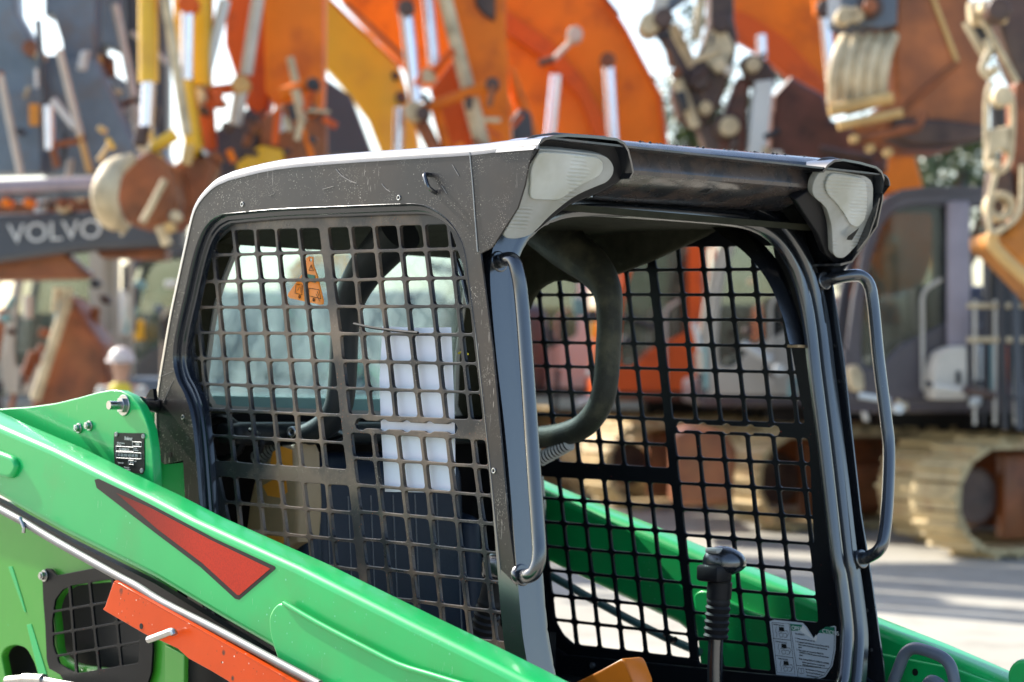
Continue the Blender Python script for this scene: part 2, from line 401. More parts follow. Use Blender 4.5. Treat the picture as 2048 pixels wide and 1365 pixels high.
# ---- perforated side guards
def lattice(cols_rows, convex, plane, r, minarea, jit=0):
    hs = []
    for cols, rows in cols_rows:
        for (a, wa), (b, wb) in zip(cols, cols[1:]):
            for (c, wc), (d, wd) in zip(rows, rows[1:]):
                q = cell(lambda y: a(y)+wa, lambda y: b(y)-wb, lambda x: c(x)+wc, lambda x: d(x)-wd)
                if jit: q = [(x+random.uniform(-jit, jit), y+random.uniform(-jit, jit)) for x, y in q]
                q = clip(q, convex)
                if len(q) < 3 or parea(q) < minarea: continue
                hs.append(un(fillet(q, r), plane))
    return hs
def rowline(x0, y, f): s = f(y); return lambda x: y+s*(x-x0)
nl = lambda y: (y-626)/4446
GP = S(-.034)
conv = [(455,461),(890,449),(903,466),(925,530),(940,592),(954,714),(973,904),(995,1093),(1013,1257),(1014,1284),(600,1241),(460,1200),(395,765),(384,715),(385,680),(398,605),(410,545),(432,482)]
T = lambda d: ln(649.6,482,707,988,d)
colsL = [(ln(355,482,400,950),0),(ln(380.5,482,428,980),2.8),(ln(424,482,471.5,988),2.8),(ln(467.9,482,517,988),2.8),(ln(511.3,482,561.7,988),2.8),(ln(553.5,482,607.5,988),2.8),(ln(598.7,482,654.3,988),2.8),(T(0),8.5)]
colsR = [(T(0),8.5),(ln(701,475,777.5,1174),3),(ln(749.2,475,827,1174),3.1),(ln(798.4,475,875,1174),3.2),(ln(848.8,475,927,1174),3.3),(ln(899,475,976.7,1174),3.4),(ln(950,475,1040,1174),0)]
rl = lambda y, w=3.0: (rowline(536, y, nl), w)
rr_ = lambda y, w=3.2: (rowline(844, y, nl), w)
rowsL1 = [rl(455,0)]+[rl(y) for y in (507.8,561.7,614.5,667,720,772.7,825,878)]+[rl(929,0)]
rowsL2 = [rl(960,0)]+[rl(y) for y in (1012,1066,1120,1174)]+[rl(1230,0)]
rowsR1 = [rr_(447,0)]+[rr_(y) for y in (499.6,557.5,613.3,669.5,726,782)]+[rr_(835,0)]
rowsR2 = [rr_(874,0)]+[rr_(y) for y in (925.5,981,1035,1091,1147.5,1205)]+[rr_(1262,0)]
holesL = lattice([(colsL, rowsL1), (colsL[1:], rowsL2), (colsR, rowsR1), (colsR, rowsR2)], conv, GP, 6.5, 150, .8)
holesL.append(un(slotpoly(722,849,903,857,7.5,[722,766,811,857,903],12), GP))
gpts = off2([p-es*.034 for p in hole3], es, -.006)
sg = link('side_guard', plate(gpts, es, .008, holesL, bev=.0012), guard_m, LD, label='rusty scratched mesh guard of the near side door opening')
# far guard
GF = S(-W+.045)
convF = [(1040,492),(1545,492),(1590,520),(1606,640),(1610,722),(1621,824),(1630,903),(1636,956),(1650,1074),(1657,1113),(1669,1223),(1672,1262),(1600,1400),(1160,1292),(1146,1288),(1125,1270),(1112,1247),(1102,1206),(1089,1078),(1060,800)]
fl = lambda y: (y-600)*.00017
fr = lambda y: (y-600)*.000145
TF = ln(1312,616,1382,1263)
colsFL = [(ln(990,616,1075,1263),2.8),(ln(1035,616,1109,1263),2.8),(ln(1079.6,616,1149.2,1263),2.9),(ln(1122.4,616,1194.3,1263),3),(ln(1168.1,616,1239.3,1263),3),(ln(1212,616,1285.5,1263),3),(ln(1258.7,616,1331.6,1263),3),(TF,8)]
colsFR = [(TF,8),(ln(1361.3,563.5,1412,1046),3.2),(ln(1409.2,563.5,1462,1046),3.2),(ln(1458.7,563.5,1512,1046),3.3),(ln(1509.2,563.5,1563.7,1046),3.3),(ln(1559,563.5,1617,1046),3.4),(ln(1610,563.5,1672,1046),3.4)]
a_ = lambda y, w=3.1: (rowline(1250, y, fl), w)
b_ = lambda y, w=3.2: (rowline(1460, y, fr), w)
rowsFL1 = [a_(492,0)]+[a_(y) for y in (541,590,638.9,687.5,736.5,788.6,836.4,886)]+[a_(931,0)]
rowsFL2 = [a_(963,0)]+[a_(y) for y in (1008,1057,1107,1155.4,1206,1255.6)]+[a_(1301,0)]
rowsFR1 = [b_(493,0)]+[b_(y) for y in (539.3,589.9,640.4,691.4,742.6,793.6)]+[b_(842,0)]
rowsFR2 = [b_(871,0)]+[b_(y) for y in (921,972.5,1025,1077,1128,1180.5,1232,1284)]+[b_(1334,0)]
hf = lattice([(colsFL, rowsFL1), (colsFL, rowsFL2), (colsFR, rowsFR1), (colsFR, rowsFR2)], convF, GF, 6, 150, .5)
# the decal covers a blank corner of the plate
def inpoly(p, poly):
    r = False
    for i in range(len(poly)):
        (x0, y0), (x1, y1) = poly[i-1], poly[i]
        if (y0 > p[1]) != (y1 > p[1]) and p[0] < (x1-x0)*(p[1]-y0)/(y1-y0)+x0: r = not r
    return r
def proj(p):
    d = p-CAM; return (1024+F*d.x/d.y, HZ-F*d.z/d.y)
blank = [(1530,1243),(1700,1252),(1700,1400),(1553,1400)]
hf = [h for h in hf if not inpoly(proj(sum(h, V())/len(h)), blank)]
hf.append(un(slotpoly(1361,854,1549,862,6,[1361,1405,1452,1500,1549],10.5), GF))
fpl = un([(1010,455),(1600,450),(1645,600),(1700,1150),(1712,1420),(1120,1420),(1000,1250),(980,900)], GF)
def subdiv(q, n): return [q[i].lerp(q[(i+1) % len(q)], j/n) for i in range(len(q)) for j in range(n)]
fg = link('side_guard', plate(subdiv(fpl, 12), es, .006, hf, bev=.0008), guard_dark, LD)

link('lower_rail', plate(un([(1050,1150),(1087,1165),(1099,1215),(1109,1250),(1125,1275),(1147,1293),(1194,1297.5),(1379,1318.5),(1396,1322),(1400,1338),(1545,1353),(1560,1440),(1110,1440),(1050,1300)], S(-W+.047)), es, .004, bev=.0008), guard_dark, fg)
# ---- instruction decal stuck on the far guard
DP = S(-W+.045+.0012); D2 = S(-W+.045+.0020)
dq = [(1539,1243),(1548,1240),(1605,1246),(1613,1254),(1628,1278),(1636,1268),(1650,1257),(1668,1252),(1672,1254),(1671,1300),(1665,1332),(1650,1354),(1630,1361),(1553,1353)]
dc = link('instruction_decal', plate(un(dq, DP), es, .0006), decal_w, fg, label='torn instruction decal with green heading')
dx = (onp(1660,1270,*D2)-onp(1585,1258,*D2)).normalized(); dn = es
dyv = es.cross(dx).normalized()
if dyv.z < 0: dyv = -dyv
dxx = dyv.cross(es)
if dxx.dot(dx) < 0: dxx = -dxx
dvv = (onp(1548,1245,*D2)-onp(1560,1345,*D2)).normalized()
def strip(pts, m, nm, parent, plane=D2, th=.0004): return link(nm, plate(un(pts, plane), es, th), m, parent)
strip([(1580,1248),(1604,1250),(1602,1262),(1583,1262)], decal_g, 'heading_band', dc)
strip([(1639,1262),(1652,1254),(1669,1255),(1669,1270),(1637,1266)], decal_g, 'heading_band', dc)
strip([(1606,1250),(1628,1280),(1612,1270),(1600,1262)], white_m, 'torn_flap', dc, S(-W+.045+.0028))
strip([(1632,1270),(1634,1275),(1633,1283),(1625,1280)], white_m, 'torn_flap', dc, S(-W+.045+.0028))
D3 = S(-W+.045+.0024)
def dtext(s, px, py, hpx, m=dark_print, al='LEFT', sx=1.0):
    return text(s, onp(px, py, *D3), dxx, dvv, hpx*1.35/F*5.3, .0002, al, sx)
for q in (dtext('OPERA', 1583.5, 1259.5, 8.6), dtext('CTIONS', 1645, 1266.5, 8.6)): link('heading_text', q, white_m, dc)
tx = []
for s, px, py in (('TO OPERATE', 1590, 1269), ('1.  Fasten seat belt and seat bar.', 1590, 1278), ('2.  If equipped with Advanced Control System (ACS)', 1591, 1284.5), ('     Select mode of operation on right instrument', 1592, 1290), ('     panel.', 1592.5, 1295), ('3.  Start engine and activate the PRESS TO', 1593, 1301), ('     OPERATE LOADER button on left instrument', 1594, 1306), ('     panel.', 1594.5, 1311), ('Note: Activate PRESS TO OPERATE LOADER', 1598, 1319), ('     button again if seat bar is raised and', 1600, 1325), ('     lowered or key is turned off.', 1601, 1330), ('See Operation & Maintenance', 1611, 1340), ('Manual and Handbook for', 1612, 1346), ('more instructions.', 1613, 1352)):
    tx.append(dtext(s, px, py, 3.3, sx=.9))
for s, px, py in (('ENTERING THE LOADER', 1547, 1250), ('OPERATING THE LOADER', 1551, 1284), ('LEAVING THE LOADER', 1556, 1318)):
    tx.append(dtext(s, px, py, 2.3, sx=.82))
link('small_print', join(tx), dark_print, dc)
def line_px(pts, wpx, plane): return tube(un(pts, plane), wpx/F*5.3/2, 4)
ll = [line_px(p, .9, D3) for p in ([(1544,1245),(1578,1248),(1590,1349),(1554,1345),(1544,1245)], [(1546,1277),(1581,1281)], [(1550,1311),(1585,1316)], [(1592,1331),(1658,1338)], [(1580,1247),(1596,1354),(1628,1358),(1648,1351),(1662,1331),(1668,1300),(1669,1256)])]
link('border_lines', join(ll), dark_print, dc)
pic = []
for ox, oy in ((0,0),(5,34),(9,68)):
    pic += [plate(un([(1558+ox,1254+oy),(1567+ox,1255+oy),(1569+ox,1263+oy),(1558+ox,1262+oy)], D3), es, .0003)]
    pic += [line_px([(a+ox, b+oy) for a, b in q], .8, D3) for q in ([(1553,1254),(1551,1262),(1554,1268),(1553,1275)], [(1556,1264),(1574,1262),(1577,1268),(1573,1275)], [(1558,1268),(1562,1266),(1566,1268),(1566,1274),(1560,1275),(1558,1268)], [(1567,1268),(1571,1267),(1574,1270),(1573,1275),(1568,1275)])]
pic += [line_px(q, .9, D3) for q in ([(1597,1336),(1602,1338),(1607,1337),(1608,1347),(1603,1348),(1597,1346),(1597,1336)], [(1602,1338),(1603,1348)])]
link('pictogram', join(pic), dark_print, dc)
hl = [disc(onp(a,b,*GF)+es*.001, es, .004, .002) for a, b in ((1682,1235),(1688,1293))]
# ---- front frame
path = [(1116,1385),(1111,1358),(1097,1280),(1091,1226),(1084,1147),(1072,1000),(1059,860),(1042,713),(1031,590),(1031,545),(1038,512),(1056,480),(1086,453),(1125,436),(1170,430),(1240,431),(1339,437),(1449,446),(1503,455),(1543,474),(1573,506),(1596,549),(1611,600),(1621,660),(1630,740),(1650,900),(1674,1109),(1683,1161),(1692,1230),(1695,1274),(1690,1345),(1682,1375)]
pp = smooth_path(un(path, FP(0)), 4)
prof = [(.004,-.022),(-.001,-.012),(.003,-.003),(.010,.0005),(.018,.0005),(.023,-.005),(.026,-.020),(.036,-.020),(.040,-.006),(.045,0),(.052,0),(.056,-.005),(.059,-.012),(.080,-.013),(.082,-.05)]
ctr = onp(1350,850,*FP(0)); lps = []
for i, p in enumerate(pp):
    t = (pp[min(i+1,len(pp)-1)]-pp[max(0,i-1)]).normalized(); o = nF.cross(t).normalized()
    if o.dot(p-ctr) < 0: o = -o
    near = max(0, min(1, (1260-proj(p)[0])/150)); k = 1-.22*near
    lps.append([p+o*(d*k)+nF*(h*(1-near) if -.03 < h < 0 else h) for d, h in prof])
link('front_frame', solid(loft(lps), .003), front_black, LD, smooth=50)
# screw holes on the far pillar
hh = [disc(onp(a,b,*FP(-.0120)), nF, .0042, .004) for a, b in ((1670,691),(1679,763),(1735,1221),(1744,1300))]
hh += [disc(onp(a,b,*GF)+es*.002, es, .0045, .003) for a, b in ((1621,715),(1634,840))]
link('screw_hole', join(hh), dark_print, LD)

# ---- lamp hoods, lenses and the visor between them
lp1, lp2 = onp(1064,297,*S(-.004)), onp(999,473,*S(-.004))
nL = (lp2-lp1).cross(es).normalized()
if nL.dot(ex) < 0: nL = -nL
LP = lambda o: (lp1+nL*o, nL)
def lamp(lens, inner, hood, lab, rim):
    hb = link('headlight', plate(un(hood, LP(-.012)), nL, .022, [un(fillet(inner, 12, 4), LP(-.012))], bev=.003, res=2), black, LD, label=lab)
    link('lamp_body', plate(un(hood, LP(-.036)), nL, .006), black, hb)
    link('hood_rim', solid(loft([[p+ex*o for p in un(rim, LP(0))] for o in (-.09, -.03, .014)]), .005), front_black, hb)
    a = fillet(lens, 14, 4)
    b = un(fillet(inner, 12, 4), LP(.004))
    lo = link('lens', plate(un(a, LP(.004)), nL, .016, [off2(b, nL, .002)], bev=.0015, res=2), lens_m, hb)
    link('clear_cover', plate(un(fillet(inner, 12, 4), LP(.009)), nL, .006, bev=.002, res=2), lens_c, hb)
    cc = sum(b, V())/len(b); rings = [[cc+(p-cc)*k-nL*(.030*(1-k*k)) for p in b] for k in (1, .9, .75, .6, .45, .3, .15, .02)]
    link('reflector', loft(rings, True), reflector, hb)
    link('bulb', tube([cc-nL*.026, cc-nL*.008], .009, 12), steel, hb)
    return hb
lamp([(1066,297),(1130,301),(1199,309),(1218,317),(1228,333),(1227,349),(1215,365),(1177,380),(1148,394),(1124,412),(1098,434),(1072,462),(1055,474),(1029,479),(1012,477),(1007,469),(1038,416),(1049,371),(1056,329)],
     [(1078,304),(1130,307),(1196,315),(1207,326),(1207,342),(1196,356),(1160,372),(1120,402),(1060,400),(1062,340)],
     [(1060,290),(1078,280),(1122,274),(1223,281),(1238,290),(1246,303),(1256,345),(1251,357),(1197,387),(1140,410),(1100,440),(1070,465),(1035,420),(1052,371)],
     'clouded headlight under the nearer lamp hood', [(1058,302),(1066,290),(1080,279),(1100,274),(1125,272),(1175,275),(1223,280),(1238,288),(1246,302),(1252,325),(1256,346),(1250,358)])
lamp([(1642,340),(1690,345),(1731,353),(1743,361),(1747,374),(1746,410),(1744,450),(1733,470),(1715,490),(1698,508),(1688,517),(1674,517),(1666,507),(1665,480),(1663,450),(1654,419),(1644,407),(1630,397),(1624,384),(1627,364)],
     [(1660,347),(1690,350),(1722,356),(1734,364),(1736,400),(1733,437),(1716,457),(1700,450),(1690,430),(1672,405),(1655,390),(1650,372)],
     [(1640,334),(1658,323),(1676,322),(1742,336),(1753,346),(1757,360),(1752,420),(1744,454),(1694,523),(1671,528),(1652,510),(1636,470),(1606,425),(1590,400),(1620,380)],
     'clouded headlight with a burnt patch under the farther lamp hood', [(1636,345),(1645,333),(1658,323),(1676,321),(1710,327),(1742,336),(1753,345),(1758,359),(1755,400),(1744,453),(1720,488),(1694,524),(1671,530)])
# burnt patch and bulb of the far lamp
link('burnt_patch', plate(un([(1696,474),(1718,457),(1712,468),(1704,481),(1694,480)], LP(.016)), nL, .001), dark_print, LD)
near_v = [(1240,283,.11),(1247,288,.125),(1251,296,.135),(1253,305,.138),(1256,340,.138),(1256,347,.134),(1252,352,.126),(1186,399,.004)]
far_v = [(1637,318,.11),(1642,322,.125),(1644,329,.135),(1644,336,.138),(1641,371,.138),(1639,377,.134),(1634,381,.126),(1548,421,.004)]
A_ = [onp(a,b,*FP(o)) for a,b,o in near_v]; B_ = [onp(a,b,*FP(o)) for a,b,o in far_v]
A_ = [A_[0]-ex*.15]+A_; B_ = [B_[0]-ex*.15]+B_
lps = [[a.lerp(b, t) for a, b in zip(A_, B_)] for t in [-.02]+[i/10 for i in range(11)]+[1.02]]
vz = link('visor', solid(loft(lps), .004), visor_m, LD, smooth=22, label='worn black visor lip between the two lamp hoods')
q = [(1393,384),(1416,365),(1436,366),(1414,386)]
def onvis(px, py):
    n = (A_[-1]-A_[-2]).cross(B_[-2]-A_[-2]).normalized(); p = onp(px, py, A_[-2], n); return p+(CAM-p).normalized()*.003
link('visor_slot', plate([onvis(*x) for x in q], (CAM-onvis(*q[0])).normalized(), .001), dark_print, vz)
# crumbs of grit lying on the visor lip
bm = bmesh.new()
for i in range(150):
    t = random.random(); p = A_[1].lerp(B_[1], t)-ex*random.uniform(0,.05)+ez*.003; r = random.uniform(.0012,.0045)
    mt = Matrix.Translation(p) @ Matrix.Rotation(random.random()*6, 4, 'Z') @ Matrix.Diagonal((r, r*random.uniform(.5,1.2), r*.7, 1))
    bmesh.ops.create_icosphere(bm, subdivisions=1, radius=1, matrix=mt)
link('grit', bm_me(bm), pm('grit', (.05,.045,.04), .9), vz, smooth=0)['kind'] = 'stuff'
# bolt under the near lamp
link('lamp_bolt', tube([onp(1176,378,*FP(.06)), onp(1180,396,*FP(.06))], .006, 10), steel, LD)

# ---- grab handles
def grab(px, offs, mount, r=.0135):
    pts = [onp(a,b,*FP(o)) for (a,b),o in zip(px, offs)]
    g = link('grab_handle', tube(pts, r, 14, 6), front_black, LD)
    for a,b in mount: link('mount', disc(onp(a,b,*FP(.004)), nF, .021, .012, 16), front_black, g)
    return g
grab([(1000,523),(1012,519),(1026,521),(1035,545),(1043,600),(1054,740),(1067,930),(1076,1060),(1078,1115),(1070,1143),(1056,1153),(1046,1151)], [-.01,.03,.052,.06,.06,.06,.06,.06,.06,.05,.03,-.01], [(1000,523),(1046,1150)])
grab([(1650,561),(1672,557),(1700,552),(1722,553),(1738,570),(1746,610),(1757,720),(1772,840),(1778,900),(1775,1000),(1768,1075),(1758,1100),(1740,1113),(1724,1119)], [-.01,.02,.045,.056,.06,.06,.06,.06,.06,.06,.06,.05,.02,-.01], [(1651,561),(1726,1118)])

# ---- headliner
zc = (onp(1200,436,*FP(0))-A0).dot(ez)+.012
def Mz(x, s, z): return A0+ex*x+es*s+ez*z
cl = [[Mz(x, s, zc+dz) for s in (-.06,-.3,-.5,-.7,-W+.06)] for x, dz in ((.02,.0),(-.2,.012),(-.5,.012),(-.75,0),(-.93,-.05))]
sk = S(-W+.075)
skirt = [(1016,640),(1052,618),(1059,599),(1071,581),(1086,570),(1101,563),(1123,561),(1145,566),(1170,566),(1210,556),(1249,541),(1307,518),(1356,495),(1406,472),(1440,452),(1440,390),(1000,390)]
link('headliner', join([solid(loft(cl), .012), plate(un(skirt, sk), es, .02, bev=.006, res=2)]), fabric, LD)
# curved wiper-motor cover on the far pillar
arc = [(1425,455),(1450,475),(1490,505),(1525,545),(1550,590),(1568,640),(1580,690)]
arc2 = [(1470,452),(1500,470),(1535,500),(1563,540),(1582,590),(1594,640),(1603,690)]
a3 = smooth_path(un(arc, S(-W+.13)), 4); b3 = smooth_path(un(arc2, S(-W+.06)), 4)
link('pillar_cover', solid(loft([[p-es*.05 for p in a3], a3, [p.lerp(q, .5)+ex*.012 for p, q in zip(a3, b3)], b3]), .004), front_black, LD)
link('cover_end', box(un([(1594,693)], S(-W+.1))[0], ex, es, ez, .03, .03, .006, .001), tan, LD)
# front dark cross panel and floor
link('floor_panel', plate(un([(1085,1280),(1130,1310),(1700,1365),(1700,1500),(1060,1500)], S(-W+.07)), es, .01, bev=.002), guard_dark, LD)
link('panel_bolt', disc(onp(1183,1332,*S(-W+.076)), es, .008, .012, 6, .003), steel, LD)
link('foot_panel', plate(un([(1112,1300),(1115,1310),(1124,1330),(1121,1420),(1090,1420),(1080,1270),(1090,1262)], S(-.35)), ex, .02), vinyl, LD)

# ---- lap bar: two padded arms with corrugated boots
sR, sL = -.80, -.27
pr = un([(1085,455),(1140,500),(1190,540),(1215,585),(1219,640),(1216,700),(1212,760),(1200,810),(1170,850),(1130,868),(1090,874),(1045,878)], S(sR))
rb_ = link('lap_bar', tube(pr, [.052,.05,.042,.033,.0285,.0285,.0285,.0285,.028,.027,.026,.025], 18, 5), pad_m, LD)
boot = lambda pts, r: join([tube([p-t*.0035, p, p+t*.0035], [r*.8, r, r*.8], 16) for p, t in [(pts[0].lerp(pts[-1], i/9), (pts[-1]-pts[0]).normalized()) for i in range(10)]])
bt = link('corrugated_boot', boot(un([(1138,888),(1083,918)], S(sR)), .017), spring_m, rb_); link('boot_core', tube(un([(1138,888),(1083,918)], S(sR)), .0137, 12), black, bt)
pl_ = un([(800,462),(765,500),(728,545),(700,600),(690,660),(687,720),(684,770),(676,815),(655,848),(620,868),(590,876)], S(sL))
lb = link('lap_bar', tube(pl_, [.05,.045,.04,.034,.031,.031,.031,.031,.029,.026,.024], 18, 5), vinyl, LD)
bt = link('corrugated_boot', boot(un([(572,880),(516,917)], S(sL)), .020), spring_m, lb); link('boot_core', tube(un([(572,880),(516,917)], S(sL)), .0161, 12), black, bt)
link('pivot_bolt', disc(onp(582,865,*S(sL+.03)), (es+ex*.3), .013, .02, 16, .004), steel, lb)
# hoses behind the near opening
hs_ = []
for pts, r in (([(412,850),(440,838),(465,845),(483,870),(478,900),(455,918),(430,915),(418,895)], .010), ([(500,860),(515,868),(525,885),(520,905)], .006)):
    p3 = smooth_path(un(pts, S(-.14)), 8); hs_.append(tube(p3, [r*(1.0 if i % 2 else .86) for i in range(len(p3))], 10))
link('ribbed_hose', join(hs_), black, LD)
link('inner_bracket', plate(un([(405,845),(470,830),(560,842),(640,850),(690,870),(640,885),(560,872),(480,868),(410,872)], S(-.34)), es, .02, bev=.002), guard_dark, LD)
# lower rear wall face, dark
# ---- tan canister with warning labels
tp = un([(505,965),(520,930),(560,892),(585,888),(592,905),(597,1010),(592,1085),(575,1100),(540,1085),(490,1060),(497,1000)], S(-.22))
tc_ = link('tan_canister', plate(tp, es, .07, bev=.012, res=3), tan, LD)
link('amber_label', plate(un([(545,905),(562,893),(584,900),(585,932),(560,942),(538,938)], S(-.219)), es, .0006), label_y, tc_)
link('amber_label', plate(un([(525,972),(545,960),(572,962),(575,985),(560,996),(535,992)], S(-.219)), es, .0006), label_y, tc_)
wlab = link('warning_label', plate(un([(531,1071),(568,1074),(566,1097),(530,1090)], S(-.219)), es, .0006), label_y, tc_)
tu = (onp(566,1080,*S(-.217))-onp(532,1077,*S(-.217))).normalized()
link('warning_text', text('WARNING', onp(533,1086,*S(-.217)), tu, es.cross(tu) if es.cross(tu).z > 0 else -es.cross(tu), .0085, .0002), dark_print, wlab)
# ---- seat
def Q(x, s, z): return A0+ex*x+es*s+ez*z
zt = (onp(700,916,*S(-.45))-A0).dot(ez)
st = link('seat', box(Q(-.90,-.51,zt-.27), ex+ez*-.16, es, ez+ex*-.1, .13, .47, .56, .05, 5), vinyl, LD)
st.data.materials.clear(); st.data.materials.append(pm('navy_vinyl', (.010,.016,.030), .42, spec=.25, var=.15, bump=.1, bs=200))
stc = []
for ds in (-.19,-.13,-.065,0,.065,.13,.19):
    a = [Q(-.90,-.51+ds,zt-.27)+(ex+ez*-.16).normalized()*.0665+(ez+ex*-.1).normalized()*h for h in (-.22,.0,.2)]
    stc.append(tube(a, .0011, 5))
link('stitching', join(stc), pm('stitch_thread', (.22,.22,.22), .7), st)
for d in (-.235,.235): link('side_bolster', box(Q(-.865,-.51+d,zt-.33), ex+ez*-.16, es, ez+ex*-.1, .10, .055, .40, .024, 4), st.data.materials[0], st)
link('seat_cushion', box(Q(-.60,-.51,zt-.60), ex, es, ez, .52, .50, .14, .05, 4), st.data.materials[0], st)
# ---- control levers
def lever(name, px, s):
    j = [onp(a,b,*S(s)) for a,b in px]
    lv = link(name, tube([j[0]-ez*.1, j[0], j[1], j[2]], .0165, 14, 4), front_black, LD)
    u = (j[3]-j[2]).normalized()
    n = 26; gp = [j[2]-u*.005+(j[3]-j[2])*i/n for i in range(n+1)]
    link('grip', tube(gp, [.0255+.0022*math.sin(i*2.1)*(1 if i < 16 else 0)-(.002 if i > 16 else 0) for i in range(n+1)], 16), rubber, lv)
    return lv, j, u
lv, j, u = lever('control_lever', [(1430,1420),(1430,1330),(1432,1272),(1441,1150)], -.78)
hd = j[3]
bm = bmesh.new(); bmesh.ops.create_icosphere(bm, subdivisions=4, radius=1)
side = -es; fw = ex
for v in bm.verts:
    x, y, z = v.co
    w = 1+.28*x
    v.co = hd+u*.026+(side*.4+fw*.6).normalized()*(x*.046+.006)+(side*.75-fw*.35).normalized()*(y*.036*w)+ez*(z*.032*(1 if z > -.3 else .8)*(1.1-.12*x))
link('knob', bm_me(bm), front_black, lv)
link('knob_switch', box(hd+u*.004+es*.02, ex, es, ez, .062, .05, .035, .007), black, lv)
link('knob_button', box(hd+u*.052+es*.018-ex*.004, ex, es, ez, .035, .03, .012, .005), pm('grey_button', (.3,.3,.28), .35), lv)
link('wear_band', tube([j[3]-u*.015, j[3]-u*.05], .0268, 16), black, lv)
lv2, j2, u2 = lever('control_lever', [(955,1400),(962,1320),(965,1270),(992,1155)], -.20)
link('knob', box(j2[3]+u2*.02, ex, es, ez, .07, .05, .06, .02, 4), front_black, lv2)
# ---- dark inner corner post, wiper arm and string seen through the near guard
link('door_post', plate(un([(914,490),(990,490),(990,1150),(940,1150),(905,830),(916,640)], S(-.985)), es, .02), vinyl, LD)
link('wiper_arm', tube(un([(908,507),(925,555),(938,612)], S(-.12)), .005, 8), front_black, LD)

# ---- near lift arm
AP = S(.25)
asil = [(-300,700),(-60,800),(0,829),(111,877),(213,928),(306,973),(390,1017),(600,1112),(700,1162),(820,1222),(941,1281),(1048,1335),(1100,1362),(1150,1392)]
top = [(a-6, b+19) for a, b in asil]
bot = [(1180,1480),(700,1480),(590,1400),(541,1297),(443,1240),(310,1160),(133,1071),(44,1022),(0,996),(-300,830)]
arm = link('lift_arm', plate(un(top+bot, AP), es, .085, bev=.016, res=4), green, LD, smooth=60, label='sunlit near lift arm with a red wedge decal')
brk = [(546,1216),(556,1207),(568,1208),(640,1250),(730,1297),(798,1331),(861,1351),(940,1375),(980,1480),(600,1480),(555,1320),(539,1268),(537,1235)]
link('pivot_plate', plate(un(fillet(brk, 14, 3), S(.264)), es, .014, bev=.0045, res=3), green, arm, smooth=60)
link('weld_bead', tube(un([(568,1207),(640,1249),(730,1296),(798,1330),(861,1350),(940,1374)], S(.266)), .0055, 8, 3), green, arm, smooth=60)
dk = [(189,960),(197,958),(250,983),(310,1014),(430,1078),(549,1133),(551,1138),(478,1200),(470,1198),(400,1134),(310,1066),(250,1020),(193,976)]
link('wedge_decal', plate(un(dk, S(.2508)), es, .0006), dec_dark, arm)
dr = [(232,986),(300,1016),(420,1080),(540,1138),(478,1191),(474,1190),(404,1126),(314,1058)]
link('red_wedge', plate(un(dr, S(.2514)), es, .0005), red_m, arm)
link('dent_pad', plate(un(fillet([(-40,890),(0,905),(25,915),(33,935),(20,958),(0,955),(-40,940)],10), S(.262)), es, .02, bev=.008, res=3), green, arm, smooth=60)
# hydraulic tube under the arm
link('hydraulic_tube', tube(un([(-60,985),(0,1019),(53,1048),(111,1083),(230,1150),(275,1174),(328,1207),(443,1265),(559,1327),(640,1370)], S(.285)), .0085, 14, 4), tube_steel, LD)
link('tube_clip', tube(un([(40,1036),(48,1056),(47,1066)], S(.296)), .004, 8), steel, LD)
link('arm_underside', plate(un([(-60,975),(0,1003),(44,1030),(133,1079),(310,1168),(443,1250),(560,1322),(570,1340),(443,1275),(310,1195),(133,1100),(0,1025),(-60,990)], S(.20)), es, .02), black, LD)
# orange arm support
ob = [(226,1166),(238,1166),(300,1203),(440,1282),(563,1350),(620,1390),(600,1480),(520,1450),(461,1366),(421,1342),(377,1318),(355,1298),(323,1283),(300,1275),(284,1266),(212,1224),(205,1219),(210,1213)]
os_ = link('arm_support', plate(un(ob, S(.30)), es, .008, bev=.002, res=2), orange_p, LD, label='chipped orange arm support bracket')
fa = un([(228,1166),(300,1206),(440,1285),(600,1376)], S(.30))
link('bent_flange', solid(loft([fa, [p-es*.010+ez*.002 for p in fa], [p-es*.028 for p in fa]]), .007), orange_p, os_)
link('pull_pin', tube(un([(297,1280),(306,1277),(330,1268),(345,1263),(349,1270)], S(.318)), .007, 10, 3), steel, os_)
link('bracket_hole', disc(onp(282,1253,*S(.3008)), es, .006, .001), dark_print, os_)
link('flange_bolt', disc(onp(516,1325,*S(.29)), (es+ez), .016, .01, 16), black, os_)

# ---- tower plate behind the arm
TP = S(.13)
tw = [(-300,830),(-60,822),(0,818),(60,814),(110,807),(155,796),(195,785),(222,780),(240,781),(262,792),(279,812),(290,835),(298,860),(304,900),(307,940),(308,985),(303,1065),(133,1000),(0,935),(-300,860)]
tw_ = link('tower_plate', plate(un(tw, TP), es, .022, bev=.003, res=2), green, LD)
tl = [p-es*.011 for p in un([(308,1000),(360,1060),(372,1010),(366,900),(330,830),(303,793),(262,790)], TP)]
link('tower_inner', plate(un([(270,800),(301,793),(304,830),(309,900),(330,930),(372,925),(376,1050),(300,1050)], S(-.03)), es, .01), green, LD)
def hexbolt(px, py, plane, r, ln_):
    c = onp(px, py, *plane); u, v, n = frame(es)
    hx = [c+n*.012+(u*math.cos(math.pi/3*i)+v*math.sin(math.pi/3*i))*r for i in range(6)]
    return [disc(c+n*.004, es, r*1.35, .004), plate(hx, es, .011, bev=.0015), tube([c+n*.008, c+n*ln_], r*.55, 12)]
link('pivot_nut', join(hexbolt(249,811,TP,.017,.04)), steel, tw_)
link('tower_bolt', join(hexbolt(159,857,TP,.0085,.013)), steel, tw_)
link('tower_bolt', join(hexbolt(180,852,TP,.0085,.013)), steel, tw_)
sp = link('serial_plate', plate(un([(228,866),(288,867),(289,940),(285,949),(258,945),(230,935),(227,900)], S(.1318)), es, .0012), dark_print, tw_, label='black serial number plate')
